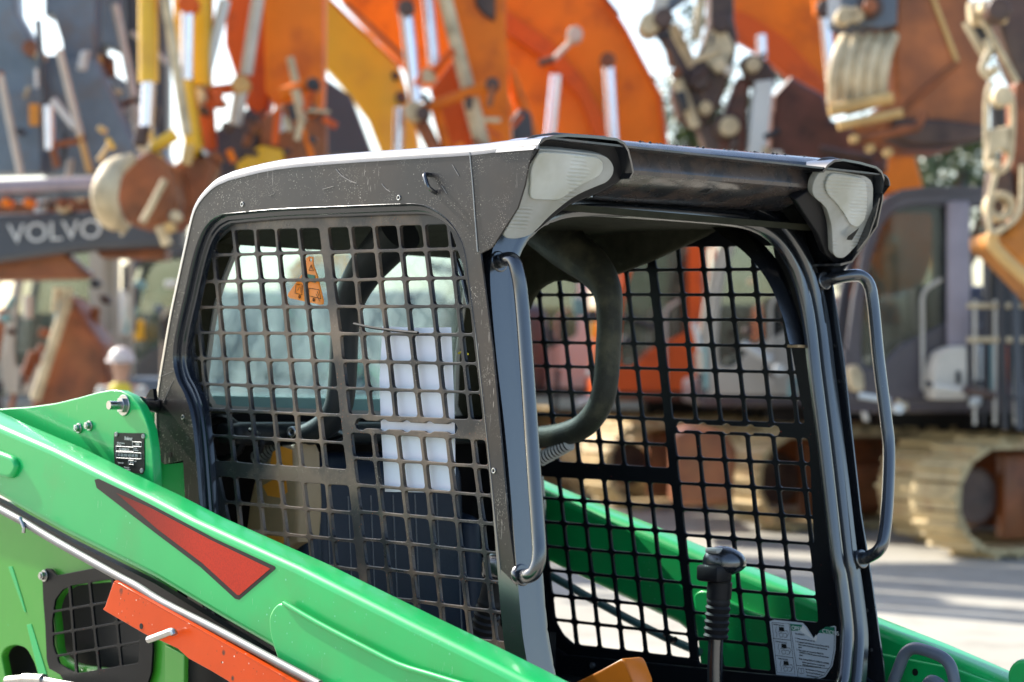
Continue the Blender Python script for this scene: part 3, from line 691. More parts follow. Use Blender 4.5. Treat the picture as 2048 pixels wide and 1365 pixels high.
link('rivet', join([disc(onp(a,b,*S(.1345)), es, .0052, .004, 14, .0012) for a, b in ((231,869),(285,873),(229,935),(282,942))]), spring_m, sp)
SPp = S(.1326); su = (onp(286,880,*SPp)-onp(230,876,*SPp)).normalized(); sv = es.cross(su); sv = sv if sv.z > 0 else -sv
tt = [text('Bobcat', onp(249,880,*SPp), su, sv, .0105, .0002)]
for s, a, b, h in (('Bobcat Company', 234,887,.0042), ('P.O. Box', 234,891,.0042), ('3450', 271,891,.007), ('A3L2000001CN', 238,900,.0058), ('MODEL', 269,898,.003), ('SERIAL NO', 269,902,.003), ('Made in USA', 236,927,.004), ('2019', 259,927,.006), ('YEAR', 269,924,.003), ('West Fargo', 248,936,.0042), ('North Dakota', 248,940,.0042)):
    tt.append(text(s, onp(a,b,*SPp), su, sv, h, .0002))
def rect(a,b,c,d): return [(a,b),(c,b+(c-a)*.05),(c,d+(c-a)*.05),(a,d),(a,b)]
for rc in ((265,884,283,893),(232,893,267,902),(232,904,282,916),(257,921,267,929)):
    tt.append(tube(un(rect(*rc), SPp), .0005, 4))
for i in range(28):
    if i % 5 != 3: tt.append(tube(un([(236+i*1.45,907.3+i*.07),(236+i*1.45,913+i*.07)], SPp), .0004, 4))
link('plate_print', join(tt), white_m, sp)
link('pivot_shaft', tube([onp(280,808,*S(.1)), onp(312,812,*S(.0))], .016, 14), front_black, LD)
link('latch', plate(un([(288,800),(300,780),(306,778),(308,800)], S(.03)), es, .01), guard_dark, LD)

# ---- chassis side below the arm
CP = S(.09)
chs = [(-300,960),(120,1020),(340,1180),(345,1480),(-300,1480)]
hole1 = fillet([(108,1215),(118,1190),(140,1172),(228,1164),(300,1200),(300,1330),(270,1345),(150,1330),(118,1310)], 16, 4)
hole2 = fillet([(2,1310),(12,1295),(30,1290),(52,1296),(68,1325),(80,1365),(80,1400),(20,1400)], 10, 3)
ch = link('chassis_panel', plate(un(chs, CP), es, .02, [un(hole1, CP), un(hole2, CP)], bev=.003), green_y, LD, label='yellowish green chassis side under the near arm')
link('weld_scar', plate(un([(16,1134),(24,1133),(42,1190),(52,1225),(48,1224),(36,1190)], S(.0915)), es, .003, bev=.001), green, ch)
link('weld_scar', plate(un([(53,1250),(62,1248),(92,1345),(96,1380),(84,1380)], S(.0915)), es, .003, bev=.001), green, ch)
GG = S(.103)
go = [(84,1146),(92,1137),(102,1139),(113,1151),(140,1146),(185,1137),(240,1135),(300,1160),(305,1300),(302,1345),(290,1385),(140,1385),(120,1350),(98,1338),(93,1320),(90,1250),(86,1200)]
gconv = [(125,1180),(150,1168),(230,1158),(278,1180),(280,1285),(276,1328),(250,1345),(150,1346),(118,1328),(106,1290),(104,1240),(110,1200)]
gl_c = [(ln(70,1150,98,1350),2.4),(ln(138,1170,152,1345),2.4),(ln(178,1165,198,1345),2.4),(ln(225,1165,243,1345),2.4),(ln(268,1165,290,1345),2.4)]
gl_r = [(lambda x, y=y: y-.17*(x-180), 2.4) for y in (1163,1211,1256,1301,1345)]
gh = lattice([(gl_c, gl_r)], gconv, GG, 4, 80)
gm = link('air_grille', plate(un(go, GG), es, .005, gh, bev=.0008), guard_dark, LD)
link('grille_bolt', join(hexbolt(90,1152,GG,.010,.015)), steel, gm)
link('dark_backing_sheet', plate(un([(-120,1150),(330,1150),(330,1420),(-120,1420)], S(.02)), es, .004), black, gm)  # black sheet added so bright ground does not show through the openings
link('hose_coupling', join([tube(un([(15,1362),(48,1359),(70,1358)], S(.16)), .011, 12), tube(un([(50,1358),(88,1360)], S(.16)), .013, 12), tube(un([(88,1361),(150,1372)], S(.16)), .008, 12)]), steel, LD)
link('panel_edge', plate(un([(330,1290),(368,1310),(366,1480),(330,1480)], S(.12)), es, .012, bev=.002), green_y, LD)
link('under_arm_bracket', plate(un([(335,1290),(380,1300),(460,1350),(520,1400),(520,1480),(335,1480)], S(.06)), es, .01), black, LD)
# chassis tub so the cab stands on something
link('chassis_tub', box(base+ez*.55, ex, es, ez, 1.5, .95, .75, .04), black, LD)
link('lower_wall', plate(un([(330,1040),(330,828),(1040,836),(1060,1400),(360,1400)], (RP[0]+nR*.014, nR)), nR, .006), black, LD)

# ---- far lift arm
FA = S(-W-.10)
fs = [(1000,915),(1087,952),(1203,1000),(1269,1026),(1348,1061),(1450,1104),(1560,1147),(1662,1190),(1748,1224),(1860,1268),(1950,1307),(2026,1341),(2200,1420)]
ft_ = [(a-6, b+24) for a, b in fs]
fb = [(2200,1560),(1560,1560),(1440,1420),(1400,1290),(1353,1250),(1093,1125),(1000,1080)]
fa_ = link('lift_arm', plate(un(ft_+fb, FA), es, .085, bev=.020, res=4), green, LD, smooth=60)
link('pivot_plate', plate(un(fillet([(1386,1190),(1400,1181),(1420,1184),(1500,1224),(1560,1240),(1750,1305),(1900,1335),(2048,1390),(2048,1560),(1470,1560),(1400,1330)],12,3), S(-W-.086)), es, .014, bev=.0045, res=3), green, fa_, smooth=60)
link('hydraulic_tube', tube(un([(1080,1140),(1130,1168),(1190,1202),(1260,1240),(1330,1275),(1400,1305)], S(-W-.07)), .010, 12, 3), pm('teal_hose', (.05,.13,.12), .35), LD)
link('tube_clamp', tube(un([(1330,1268),(1345,1282),(1352,1279)], S(-W-.06)), .007, 8), black, LD)
link('step_rail', tube(un([(1775,1400),(1800,1330),(1812,1306),(1832,1297),(1870,1308),(1893,1322),(1905,1345),(1915,1400)], S(-W-.04)), .013, 12, 5), pm('grey_rail', (.10,.12,.15), .35), LD)
link('step_rail', tube(un([(1845,1400),(1856,1367),(1868,1362),(1885,1374)], S(-W-.02)), .012, 12, 5), MATS['grey_rail'], LD)
link('arm_hole', disc(onp(1830,1345,*S(-W-.0855)), es, .008, .001), dark_print, fa_)
link('arm_pin', disc(onp(2046,1358,*S(-W-.06)), es, .04, .05, 24), green, LD)

# ================================================================ loose things in the cab
tg = [(618,513),(625,514),(626,530),(634,552),(646,602),(645,609),(640,610),(580,597),(575,592),(577,586),(606,546),(612,533),(612,516)]
TG = S(-.060)
t0 = un([(620,512)], TG)[0]
tagr = empty('warning_tag', t0, 'orange triangular plastic tag hanging behind the mesh of the near side', 'tag')
link('tag_board', plate(un(tg, TG), es, .003, [un([(621+3*math.cos(a*.52), 520+4*math.sin(a*.52)) for a in range(12)], TG)], bev=.0005), tag_o, tagr)
T2 = S(-.0585)
tp_ = [tube(un(p, T2), .0006, 4) for p in ([(618,541),(622,530),(627,542),(618,541)], [(622,533),(622,538)], [(592,569),(605,571),(604,590),(590,587),(592,569)], [(618,577),(638,580),(642,598),(617,592),(618,577)], [(595,582),(599,574)], [(602,586),(602,573)], [(632,588),(640,604)], [(634,583),(638,592)])]
tp_ += [disc(onp(a,b,*T2), es, .0035, .0006, 14, .0016) for a, b in ((599,594),(627,600))]
link('tag_print', join(tp_), dark_print, tagr)
link('tag_panel', plate(un([(612,548),(629,551),(631,566),(612,562)], T2), es, .0006), decal_g, tagr)
ppl = S(-.052)
g0 = un([(765,653),(835,656),(902,655),(904,700),(908,800),(910,900),(911,986),(840,985),(770,984),(762,860),(759,760)], ppl)
pr_ = link('paper_sheet', plate(g0, es, .0006), paper, base=g0[0]); tag(pr_, 'plain white paper sheet tied behind the mesh of the near side', 'paper')
zt_ = link('cable_tie', tube(un([(708,648),(740,655),(775,660),(812,664),(836,666)], S(-.022)), .0028, 8, 3), rubber, base=un([(812,664)], S(-.022))[0]); tag(zt_, 'black cable tie with a long tail through the mesh above the paper', 'cable tie')
ys = link('string', join([tube(un([(917,707),(925,704),(936,709)], S(-.12)), .002, 6, 3)]), yellow_s, base=un([(925,704)], S(-.12))[0]); tag(ys, 'scrap of yellow string behind the mesh beside the front pillar', 'string')
oc = un([(1144,1368),(1200,1340),(1240,1318),(1247,1319),(1252,1326),(1266,1362),(1268,1400),(1144,1400)], S(-.55))
pc = link('plastic_case', plate(oc, es, .06, bev=.006, res=2), pouch_m, base=oc[0]); tag(pc, 'orange plastic case on the cab floor behind the near pillar', 'case')
# ================================================================ THE YARD BEHIND
bm = bmesh.new(); bmesh.ops.create_grid(bm, x_segments=1, y_segments=1, size=600)
g = link('ground', bm_me(bm), pm('concrete_yard', (.35,.325,.27), .85, var=.16, vs=.35, dust=((.24,.22,.18), .55, 2.2, .50, .58), bump=.2, bs=3), smooth=0); tag(g, 'pale concrete yard', 'ground', kind='structure')
o_or = pm('boom_orange', (.82, .185, .004), .45, var=.15, vs=1.2, dust=((.45,.08,.01), .7, 2.2, .5, .68), spec=.3)
o_red = pm('boom_red_orange', (.66, .10, .008), .5, var=.12, vs=1.2, dust=((.30,.05,.02), .7, 2.4, .5, .68), spec=.3)
y_el = pm('boom_yellow', (.74, .42, .012), .5, var=.12, vs=.9, dust=((.45,.22,.03), .5, 1.5, .5, .7), coat=.2)
g_bl = pm('boom_blue_grey', (.125, .170, .215), .42, var=.25, vs=2.2, dust=((.16,.11,.08), .7, 2.3, .52, .7), coat=.1)
g_dk = pm('dark_grey_machine', (.055, .062, .075), .42, var=.15, vs=1.2)
p_gr = pm('purple_grey_machine', (.060, .050, .062), .38, var=.2, vs=1.8, coat=.2)
lilac = pm('faded_lilac_post', (.30, .26, .29), .5, var=.15, vs=3)
maroon = pm('maroon_rust_steel', (.11, .034, .020), .5, var=.6, vs=3.5, bump=.7, bs=7, dust=((.17,.06,.03), .6, 2.5, .45, .7))
beige = pm('beige_machine', (.44, .40, .33), .5, var=.1, vs=1.2)
rust = pm('rusty_steel', (.22, .062, .017), .5, var=.6, vs=3.5, bump=.7, bs=7, dust=((.26,.10,.03), .6, 2.5, .45, .7))
rust_d = pm('dark_rust_steel', (.06, .028, .020), .45, var=.6, vs=4, bump=.7, bs=9, dust=((.13,.08,.05), .6, 2.5, .45, .7))
cream = pm('dusty_steel', (.58, .46, .28), .6, var=.35, vs=5, bump=.6, bs=12, dust=((.34,.24,.13), .6, 3, .5, .7))
gold = pm('dusty_tooth_steel', (.58, .36, .13), .6, var=.2, vs=3)
track_c = pm('dusty_track_shoe', (.54, .41, .21), .7, var=.3, vs=3, dust=((.30,.17,.08), .7, 3, .5, .65))
chrome = pm('chrome_rod', (.72, .70, .76), .22, 1, var=.05)
pale = pm('pale_hose', (.55, .50, .42), .5, var=.15, vs=3)
white_p = pm('white_panel', (.62, .64, .62), .4, var=.06, vs=1)
dk = pm('machine_black', (.022, .022, .026), .5, var=.2, vs=1)
vest_m = pm('yellow_vest', (.72, .60, .06), .7, var=.08, vs=8)
skin_m = pm('skin', (.45, .26, .18), .55, var=.05); cloth_m = pm('pale_shirt', (.50, .50, .46), .8, var=.08); trouser_m = pm('dark_trousers', (.05,.055,.07), .8, var=.1)
YM = V((0, -1, 0))
def pr(px, d, t, m, parent, name, bev=.025, tilt=None, r=0):
    px = [(x, y-500) if y <= -80 else (x, y) for x, y in px]   # raised booms run on well above the picture
    q = fillet(px, r, 3) if r else px
    n = YM if tilt is None else V(tilt).normalized()
    if tilt is None: pts = [at(a, b, d) for a, b in q]
    else:
        p0 = at(*q[0], d); pts = [onp(a, b, p0, n) for a, b in q]
    return link(name, plate(pts, n, t, bev=bev), m, parent)
def rd_(a, b, d, wpx, m, parent, name, d2=None):
    return link(name, tube([at(*a, d), at(*b, d2 or d)], wpx/2/F*d, 14), m, parent)
def pin(a, b, d, rpx, m, parent, th=.25, name='pin'):
    return link(name, disc(at(a, b, d), YM, rpx/F*d, th, 18), m, parent)
def exc(name, label, px, d, cat='excavator', group=None):
    p = at(px, 900, d); return empty(name, (p.x, p.y, 0), label, cat, group)

def track(X0, Y0, parent, Lt=4.4, h=1.02, wd=.7, ang=.42):
    """one crawler: shoes round a stadium loop, frame, idler"""
    r = h/2-.06; ms = []; Pm = 2*(Lt-2*r-.12)+2*math.pi*r; n = 42; st = Lt-2*r-.12
    bm = bmesh.new()
    for i in range(n):
        t = Pm*i/n
        if t < st: c = V((X0+r+.06+t, 0, h-.06)); a = 0
        elif t < st+math.pi*r:
            k = (t-st)/r; c = V((X0+r+.06+st+math.sin(k)*r, 0, h/2+math.cos(k)*r)); a = k
        elif t < 2*st+math.pi*r: c = V((X0+r+.06+st-(t-st-math.pi*r), 0, .06)); a = math.pi
        else:
            k = (t-2*st-math.pi*r)/r; c = V((X0+r+.06-math.sin(k)*r, 0, h/2-math.cos(k)*r)); a = math.pi+k
        tx = V((math.cos(a), 0, -math.sin(a))); nz = V((math.sin(a), 0, math.cos(a)))
        for (o, sx, sz) in ((0, Pm/n*.93, .05), (.045, .035, .05)):
            bmesh.ops.create_cube(bm, size=1, matrix=Matrix(((tx.x*sx, 0, nz.x*sz, c.x+nz.x*o), (0, wd, 0, Y0+wd/2), (tx.z*sx, 0, nz.z*sz, c.z+nz.z*o), (0, 0, 0, 1))))
    RT = Matrix.Translation((X0, Y0, 0)) @ Matrix.Rotation(ang, 4, 'Z') @ Matrix.Translation((-X0, -Y0, 0))
    def lk(nm, me, m, par, **k):
        me.transform(RT); return link(nm, me, m, par, **k)
    tr = lk('track', bm_me(bm), track_c, parent, smooth=0)
    fx = X0+.75
    lk('track_frame', join([box(V((X0+Lt/2+.15, Y0+wd*.35, h*.42)), V((1,0,0)), V((0,1,0)), V((0,0,1)), Lt-1.9, wd*.55, h*.42, .03), box(V((X0+Lt/2, Y0+wd*.55, h*.5)), V((1,0,0)), V((0,1,0)), V((0,0,1)), Lt-1.5, wd*.2, h*.72, .02)]), rust, tr)
    lk('idler_wheel', disc(V((X0+.52, Y0+wd*.6, h/2)), YM, r*.60, wd*.3, 24), rust_d, tr)
    lk('drive_sprocket', disc(V((X0+Lt-.5, Y0+wd*.2, h/2)), YM, r*.82, wd*.5, 24), rust, tr)
    return tr
def cabpts(q, X0, Y0, dy=.1): # picture points of the nearest cab -> metres beside any machine
    return [V((at(a, b, 20.93).x-3.41+X0, Y0+dy, at(a, b, 20.93).z)) for a, b in q]
def body(E, X0, Y0, bodym, cabm, tx=None):
    for a, b in (tx or ((X0, Y0), (X0-.25, Y0+1.7))): track(a, b, E)
    link('turntable', box(V((X0+2.1, Y0+1.5, 1.1)), V((1,0,0)), V((0,1,0)), V((0,0,1)), 1.5, 1.6, .4, .05), dk, E)
    link('platform', box(V((X0+1.9, Y0+1.5, 1.38)), V((1,0,0)), V((0,1,0)), V((0,0,1)), 4.9, 2.7, .28, .05), bodym, E)
    link('engine_hood', box(V((X0+2.9, Y0+1.5, 1.98)), V((1,0,0)), V((0,1,0)), V((0,0,1)), 2.6, 2.6, .95, .12, 3), bodym, E)
    link('counterweight', box(V((X0+4.6, Y0+1.5, 1.85)), V((1,0,0)), V((0,1,0)), V((0,0,1)), .8, 2.7, 1.2, .2, 3), cabm, E)
    outer = [(1706,800),(1694,745),(1693,690),(1705,600),(1725,500),(1750,430),(1775,402),(1805,386),(1860,380),(1965,381),(1978,392),(1980,800)]
    w1 = [(1722,690),(1727,610),(1742,520),(1765,450),(1790,420),(1830,412),(1905,412),(1905,640),(1800,690),(1760,735),(1726,735)]
    w2 = [(1942,415),(1968,415),(1968,650),(1942,650)]
    cb = None
    for k, dy in enumerate((.1, 1.05)):
        c = link('cab_frame', plate(cabpts(outer, X0, Y0, dy), YM, .09, [cabpts(fillet(w1, 12, 3), X0, Y0, dy), cabpts(fillet(w2, 5, 2), X0, Y0, dy)], bev=.02), cabm, E)
        link('window', plate(cabpts(w1, X0, Y0, dy+.04), YM, .01), cab_glass, c)
        cb = cb or c
    rp = cabpts([(1740,436),(1775,402),(1805,386),(1860,380),(1980,380)], X0, Y0, .1)
    link('cab_roof', solid(loft([rp, [p+V((0,1.0,0)) for p in rp]]), .06), cabm, E)
    lp = cabpts([(1706,800),(1694,745),(1693,700)], X0, Y0, .1)
    link('cab_front', solid(loft([lp, [p+V((0,1.0,0)) for p in lp]]), .05), cabm, E)
    sp_ = cabpts([(1840,700)], X0, Y0, .6)[0]
    link('driver_seat', join([box(sp_+V((.1,0,.2)), V((1,0,.1)), V((0,1,0)), V((-.1,0,1)), .14, .5, .7, .05), box(sp_+V((-.15,0,-.12)), V((1,0,0)), V((0,1,0)), V((0,0,1)), .5, .5, .14, .05)]), dk, E)
    hp = [cabpts([q], X0, Y0, .02)[0] for q in ((1880,560),(1845,585),(1842,640),(1843,780))]
    link('hand_rail', tube(hp, .018, 8, 3), pale, E)
    return cb

# ---- E1: purple grey machine at the right with the big rusty bucket
E1 = exc('excavator', 'purple grey excavator with glazed cab at right, dusty tracks on the pale yard', 1990, 21.5, group='parked excavators')
body(E1, 3.41, 20.83, p_gr, p_gr, ((3.72, 20.4), (3.68, 21.95)))
pr([(1703,770),(1700,735),(1716,728),(1728,750),(1730,782),(1712,786)], 20.6, .3, cream, E1, 'front_lamp', r=8)
pr(fillet([(1868,800),(1868,740),(1880,705),(1905,692),(1935,692),(1936,800)],8,3), 20.4, .5, pale, E1, 'air_box'); pr([(1912,742),(1922,742),(1922,768),(1912,768)], 20.38, .01, dk, E1, 'air_slot', bev=0)
link('door_post', box(V((at(1919,500,20.75).x, 20.82, at(1919,548,20.75).z)), V((1,0,0)), V((0,1,0)), V((0,0,1)), .19, .14, 1.25, .03), lilac, E1)
gb = [link('guard_rail', tube([at(x, 600, 20.4), at(x, 850, 20.4)], (.013 if i % 2 else .016), 8), dk if i % 2 else pale, E1) for i, x in enumerate((1950,1968,1990,2010,2030))]
for y in (612, 680): rd_((1935,y), (2048,y), 20.4, 12, cream, E1, 'rail_bar')
rd_((2000,470),(2010,860), 20.2, 14, dk, E1, 'rail_post'); rd_((2026,500),(2040,860), 20.2, 16, g_dk, E1, 'rail_post')
pr([(1985,392),(2100,392),(2100,830),(1942,830),(1942,690),(1985,690)], 21.0, .2, dk, E1, 'radiator_grille')
for i, x in enumerate((1958,1980,2003,2026)): pr([(x,690),(x+14,690),(x+14,790),(x,790)], 20.7, .05, [white_p, MATS['teal_ledge'], o_red, MATS['teal_ledge']][i], E1, 'side_panel')
bk = pr([(1795,-60),(1925,-60),(1960,60),(1978,140),(1978,262),(1940,282),(1900,292),(1830,290),(1765,268),(1738,232),(1790,190),(1785,100)], 20.0, 1.1, pm('orange_rust_steel', (.34,.10,.022), .45, var=.5, vs=2.5, bump=.5, bs=6, dust=((.20,.06,.02), .6, 2, .45, .7)), E1, 'bucket', bev=.04)
rd_((1860,-20),(1915,125), 19.98, 10, gold, bk, 'weld_rib'); rd_((1915,125),(1800,225), 19.98, 12, rust, bk, 'weld_rib')
pr([(1790,235),(1880,238),(1965,250),(1975,275),(1900,292),(1830,290),(1780,270)], 19.9, .5, rust_d, bk, 'lower_edge')
for i in range(5):
    x = 1672+i*24
    link('back_rib', tube([at(x+18, 78-i, 19.9), at(x+6, 105, 19.75), at(x-4, 150, 19.7), at(x-6, 205-i*3, 19.75)], 13/F*19.8, 12, 4), cream, bk)
link('cutting_lip', tube([at(1658,222,19.6), at(1785,196,19.6)], 13/F*19.6, 10), gold, bk)
link('tooth_bar', tube([at(1676,252,19.5), at(1805,226,19.5)], 10/F*19.5, 10), gold, bk)
link('tooth_bar', tube([at(1700,282,19.5), at(1835,255,19.5), at(1850,225,19.5)], 10/F*19.5, 10), rust, bk)
for x, y in ((1710,277),(1742,297),(1778,305)): link('tooth_tip', disc(at(x,y,19.4), YM, 9/F*19.4, .1, 12), gold, bk)
pr([(1680,-60),(1798,-60),(1795,50),(1760,58),(1700,48),(1680,30)], 19.8, .8, MATS['grey_rail'], E1, 'bucket_link'); pin(1742,12,19.7,26,rust_d,E1); pin(1742,12,19.6,14,rust,E1); pin(1692,30,19.7,18,cream,E1); pin(1715,28,19.7,16,cream,E1)

# ---- E2: beige machine, seen through the far guard, with the hanging linkage
E2 = exc('excavator', 'beige excavator seen through the far mesh, its dull rusty bucket hanging above the visor', 1500, 25, group='parked excavators')
body(E2, 2.44, 24.0, p_gr, beige, ((2.38, 23.7), (2.30, 25.5)))
d = 22.0
rd_((1312,40),(1350,-80), d, 34, pale, E2, 'link_bar'); rd_((1318,55),(1378,165), d, 26, rust_d, E2, 'link_bar'); rd_((1345,50),(1392,150), d+.3, 22, cream, E2, 'link_bar')
pin(1302,45,d-.1,22,cream,E2,.5); pin(1328,35,d-.2,20,rust_d,E2,.5)
rd_((1335,15),(1400,-30), d, 24, MATS['grey_rail'], E2, 'link_bar'); rd_((1405,-20),(1392,80), d, 20, cream, E2, 'link_bar')
st2 = pr([(1425,-80),(1470,-80),(1468,40),(1476,75),(1470,120),(1445,200),(1420,245),(1388,250),(1358,230),(1345,180),(1352,150),(1385,135),(1405,90),(1420,40)], d, .5, rust_d, E2, 'stick', r=8)
pr([(1420,60),(1450,55),(1470,95),(1455,140),(1420,135),(1405,110)], d-.06, .1, cream, st2, 'dusty_plate', r=8)
for x, y, r in ((1443,45,20),(1400,160,20),(1412,215,13),(1440,130,14)): pin(x,y,d-.15,r, rust_d if r > 14 else cream, E2)
rd_((1355,160),(1392,255), d-.1, 24, cream, E2, 'lower_link'); pr([(1350,185),(1370,180),(1378,215),(1368,225)], d-.25, .1, dk, E2, 'link_gap')
pr([(1395,250),(1430,245),(1450,320),(1420,330)], d, .4, rust_d, E2, 'bucket_ear')
b2 = pr([(1548,190),(1582,152),(1650,190),(1665,240),(1780,285),(1775,345),(1735,360),(1620,345),(1540,330)], d+.2, 1.1, maroon, E2, 'bucket', bev=.05)
pr([(1480,118),(1505,105),(1540,125),(1556,160),(1530,185),(1498,165)], d-.1, .3, rust_d, b2, 'bucket_ear', r=10); pin(1508,128,d-.25,15,cream,E2); pin(1460,252,d-.2,20,cream,E2); pin(1453,252,d-.1,28,rust_d,E2)
pr([(1478,150),(1500,165),(1490,330),(1432,330),(1440,260)], d, .5, maroon, b2, 'bucket_side', r=8)
pr([(1510,162),(1548,158),(1532,330),(1492,330)], d-.12, .3, white_p, b2, 'side_plate')
for a, b in (((1690,225),(1760,205)),((1660,320),(1760,338)),((1640,300),(1745,320))): rd_(a, b, d-.2, 18, rust_d, b2, 'bucket_tooth')

# ---- E3: red orange machine further back
E3 = exc('excavator', 'red orange excavator furthest along the tracks, seen through the left half of the far guard', 1290, 28.5, group='parked excavators')
body(E3, 1.62, 27.6, maroon, o_red, ((1.05, 27.4), (.85, 29)))
pr([(1395,-120),(1700,-120),(1692,60),(1668,200),(1640,215),(1600,150),(1560,102),(1500,62),(1455,40)], 26.0, .6, o_or, E3, 'boom'); pr([(1455,15),(1500,30),(1570,75),(1640,150),(1668,205),(1640,235),(1590,165),(1520,105),(1460,70)], 25.8, .3, o_red, E3, 'boom_rib')
rd_((1640,-80),(1648,30), 25, 44, o_or, E3, 'cylinder'); rd_((1648,30),(1668,205), 25, 22, chrome, E3, 'cylinder_rod'); pin(1652,15,24.8,18,rust_d,E3)
rd_((1522,70),(1524,118), 25, 20, chrome, E3, 'cylinder_rod')
pr([(1770,290),(1822,280),(1850,385),(1755,385)], 26, .5, o_or, E3, 'boom_foot')
E3b = exc('excavator', 'grey excavator in the deepest row behind the red orange one', 1080, 33, group='parked excavators')
body(E3b, .45, 31.5, g_dk, white_p)
lb_ = pr([(1352,868),(1385,855),(1450,865),(1475,900),(1465,1010),(1350,1012)], 22.6, 1.0, rust, None, 'loose_bucket', bev=.05, r=10); tag(lb_, 'plain rusty bucket lying on the yard in front of the beige excavator', 'bucket')

# ---- E4: big orange boom in the middle
E4 = exc('excavator', 'excavator with a broad bright orange curved boom above the cab roof', 1180, 27, group='booms raised behind the loader')
bo = pr([(960,-160),(1130,-160),(1205,-10),(1250,60),(1290,130),(1318,190),(1333,250),(1336,330),(980,340),(1000,120)], 25.5, .6, o_or, E4, 'boom', r=6)
rd_((1205,-10),(1250,60), 25.4, 10, o_red, bo, 'edge_plate'); rd_((1250,60),(1318,190), 25.4, 10, o_red, bo, 'edge_plate'); rd_((1318,190),(1336,330), 25.4, 12, o_red, bo, 'edge_plate')
pr([(1005,15),(1100,80),(1170,160),(1215,250),(1225,310),(1200,310),(1160,200),(1090,120),(1005,60)], 25.35, .12, o_red, bo, 'boom_rib')
rd_((1112,150),(1098,300), 24.8, 24, chrome, E4, 'cylinder_rod'); rd_((1216,130),(1226,300), 24.8, 24, chrome, E4, 'cylinder_rod'); pin(1216,120,24.7,16,rust,E4)
rd_((1078,128),(1108,118), 24.8, 14, rust_d, E4, 'steel_pipe'); rd_((1108,118),(1146,80), 24.8, 11, pale, E4, 'steel_pipe'); pin(1150,68,24.7,16,pale,E4)
rd_((1200,-20),(1240,30), 25.2, 5, dk, E4, 'hose')
# ---- E5: orange stick with cream hose and cylinders
E5 = exc('excavator', 'excavator with an orange stick and two chrome rods over the middle of the cab roof', 930, 24, group='booms raised behind the loader')
pr([(885,-120),(1012,-120),(1012,60),(1024,300),(955,320),(930,200),(905,100)], 23.0, .5, o_or, E5, 'stick')
pr([(945,-60),(992,-60),(990,45),(965,30),(950,10)], 22.96, .06, rust_d, E5, 'bare_patch', r=6)
rd_((880,-40),(935,175), 22.6, 30, cream, E5, 'stick_hose'); rd_((938,190),(975,330), 22.6, 34, cream, E5, 'stick_hose')
rd_((805,-60),(812,25), 22.5, 40, o_red, E5, 'cylinder'); rd_((812,25),(832,205), 22.5, 28, chrome, E5, 'cylinder_rod'); pin(812,15,22.3,16,rust_d,E5)
rd_((850,-60),(868,130), 22.7, 24, chrome, E5, 'cylinder_rod'); rd_((858,140),(858,165), 22.6, 30, cream, E5, 'rod_eye')
rd_((835,222),(985,170), 22.4, 22, o_or, E5, 'bucket_link'); rd_((868,145),(905,100), 22.5, 16, o_red, E5, 'bucket_link'); pin(828,222,22.2,20,cream,E5); pin(846,226,22.1,14,rust_d,E5); pin(985,168,22.2,14,rust_d,E5)
rd_((840,240),(880,320), 22.5, 30, rust, E5, 'lower_link'); rd_((870,210),(900,320), 22.6, 22, o_or, E5, 'lower_link'); rd_((800,215),(796,320), 22.6, 22, chrome, E5, 'lower_rod')
pr([(905,120),(955,210),(950,310),(890,310),(860,180)], 23.1, .4, o_red, E5, 'link_plate')
pr([(1040,215),(1062,225),(1070,300),(1025,310),(1022,240)], 23.5, .4, g_dk, E5, 'bucket_ear', r=8); rd_((1015,140),(1075,300), 23.6, 30, o_or, E5, 'hose_guard')
# ---- E6: yellow boom
E6 = exc('excavator', 'excavator with a plain yellow boom sloping down towards the cab roof', 720, 29, group='booms raised behind the loader')
pr([(600,-140),(640,-60),(660,0),(740,70),(800,140),(830,240),(842,330),(770,330),(735,240),(690,180),(645,130),(600,60)], 27.5, .6, y_el, E6, 'boom'); rd_((660,0),(800,135), 27.3, 6, o_red, E6, 'hose')
pin(790,150,27.3,8,rust_d,E6); pin(802,194,27.3,12,rust_d,E6)
body(E6, -2.75, 33.0, y_el, y_el)
E6b = exc('excavator', 'excavator with an orange boom crossing above the yellow one', 740, 31, group='booms raised behind the loader')
pr([(650,-120),(960,-120),(960,170),(830,170),(800,128),(735,60),(680,0)], 29.5, .5, o_or, E6b, 'boom')
rd_((690,5),(835,140), 29.2, 10, rust, E6b, 'hose')
# ---- E7: orange stick left of the middle
E7 = exc('excavator', 'excavator with a broad red orange stick and white rods above the rear of the cab', 560, 23, group='booms raised behind the loader')
s7 = pr([(540,-120),(648,-120),(645,130),(640,330),(560,335),(548,210),(530,180),(528,60)], 22.2, .5, o_or, E7, 'stick')
pr([(455,-80),(545,-80),(545,150),(530,240),(505,245),(470,150),(450,90)], 22.5, .5, o_red, E7, 'stick_side')
pr([(555,215),(575,205),(600,240),(625,235),(650,215),(650,320),(520,330),(520,240)], 22.0, .4, rust, E7, 'bucket_ear')
rd_((560,190),(640,160), 21.9, 26, o_or, E7, 'bucket_link'); pin(625,168,21.7,13,dk,E7); pr([(545,232),(565,222),(575,258),(553,270)], 21.7, .05, white_p, E7, 'bright_gap_plate', r=5)  # bright gap is solid: a white plate stands in for light behind
rd_((450,0),(405,175), 21.6, 24, white_p, E7, 'cylinder_rod'); rd_((525,-60),(492,150), 21.7, 26, pale, E7, 'stick_hose'); rd_((484,172),(470,250), 21.7, 28, pale, E7, 'stick_hose'); pin(480,168,21.6,18,gold,E7)
rd_((400,185),(480,175), 21.7, 22, o_red, E7, 'bucket_link'); rd_((405,185),(412,300), 21.8, 46, o_red, E7, 'lower_link'); pin(392,190,21.5,18,cream,E7); pin(378,172,21.6,16,rust,E7)
rd_((395,310),(385,360), 21.4, 16, pale, E7, 'chain'); pin(402,308,21.2,12,white_p,E7); pin(365,355,21.2,9,white_p,E7)
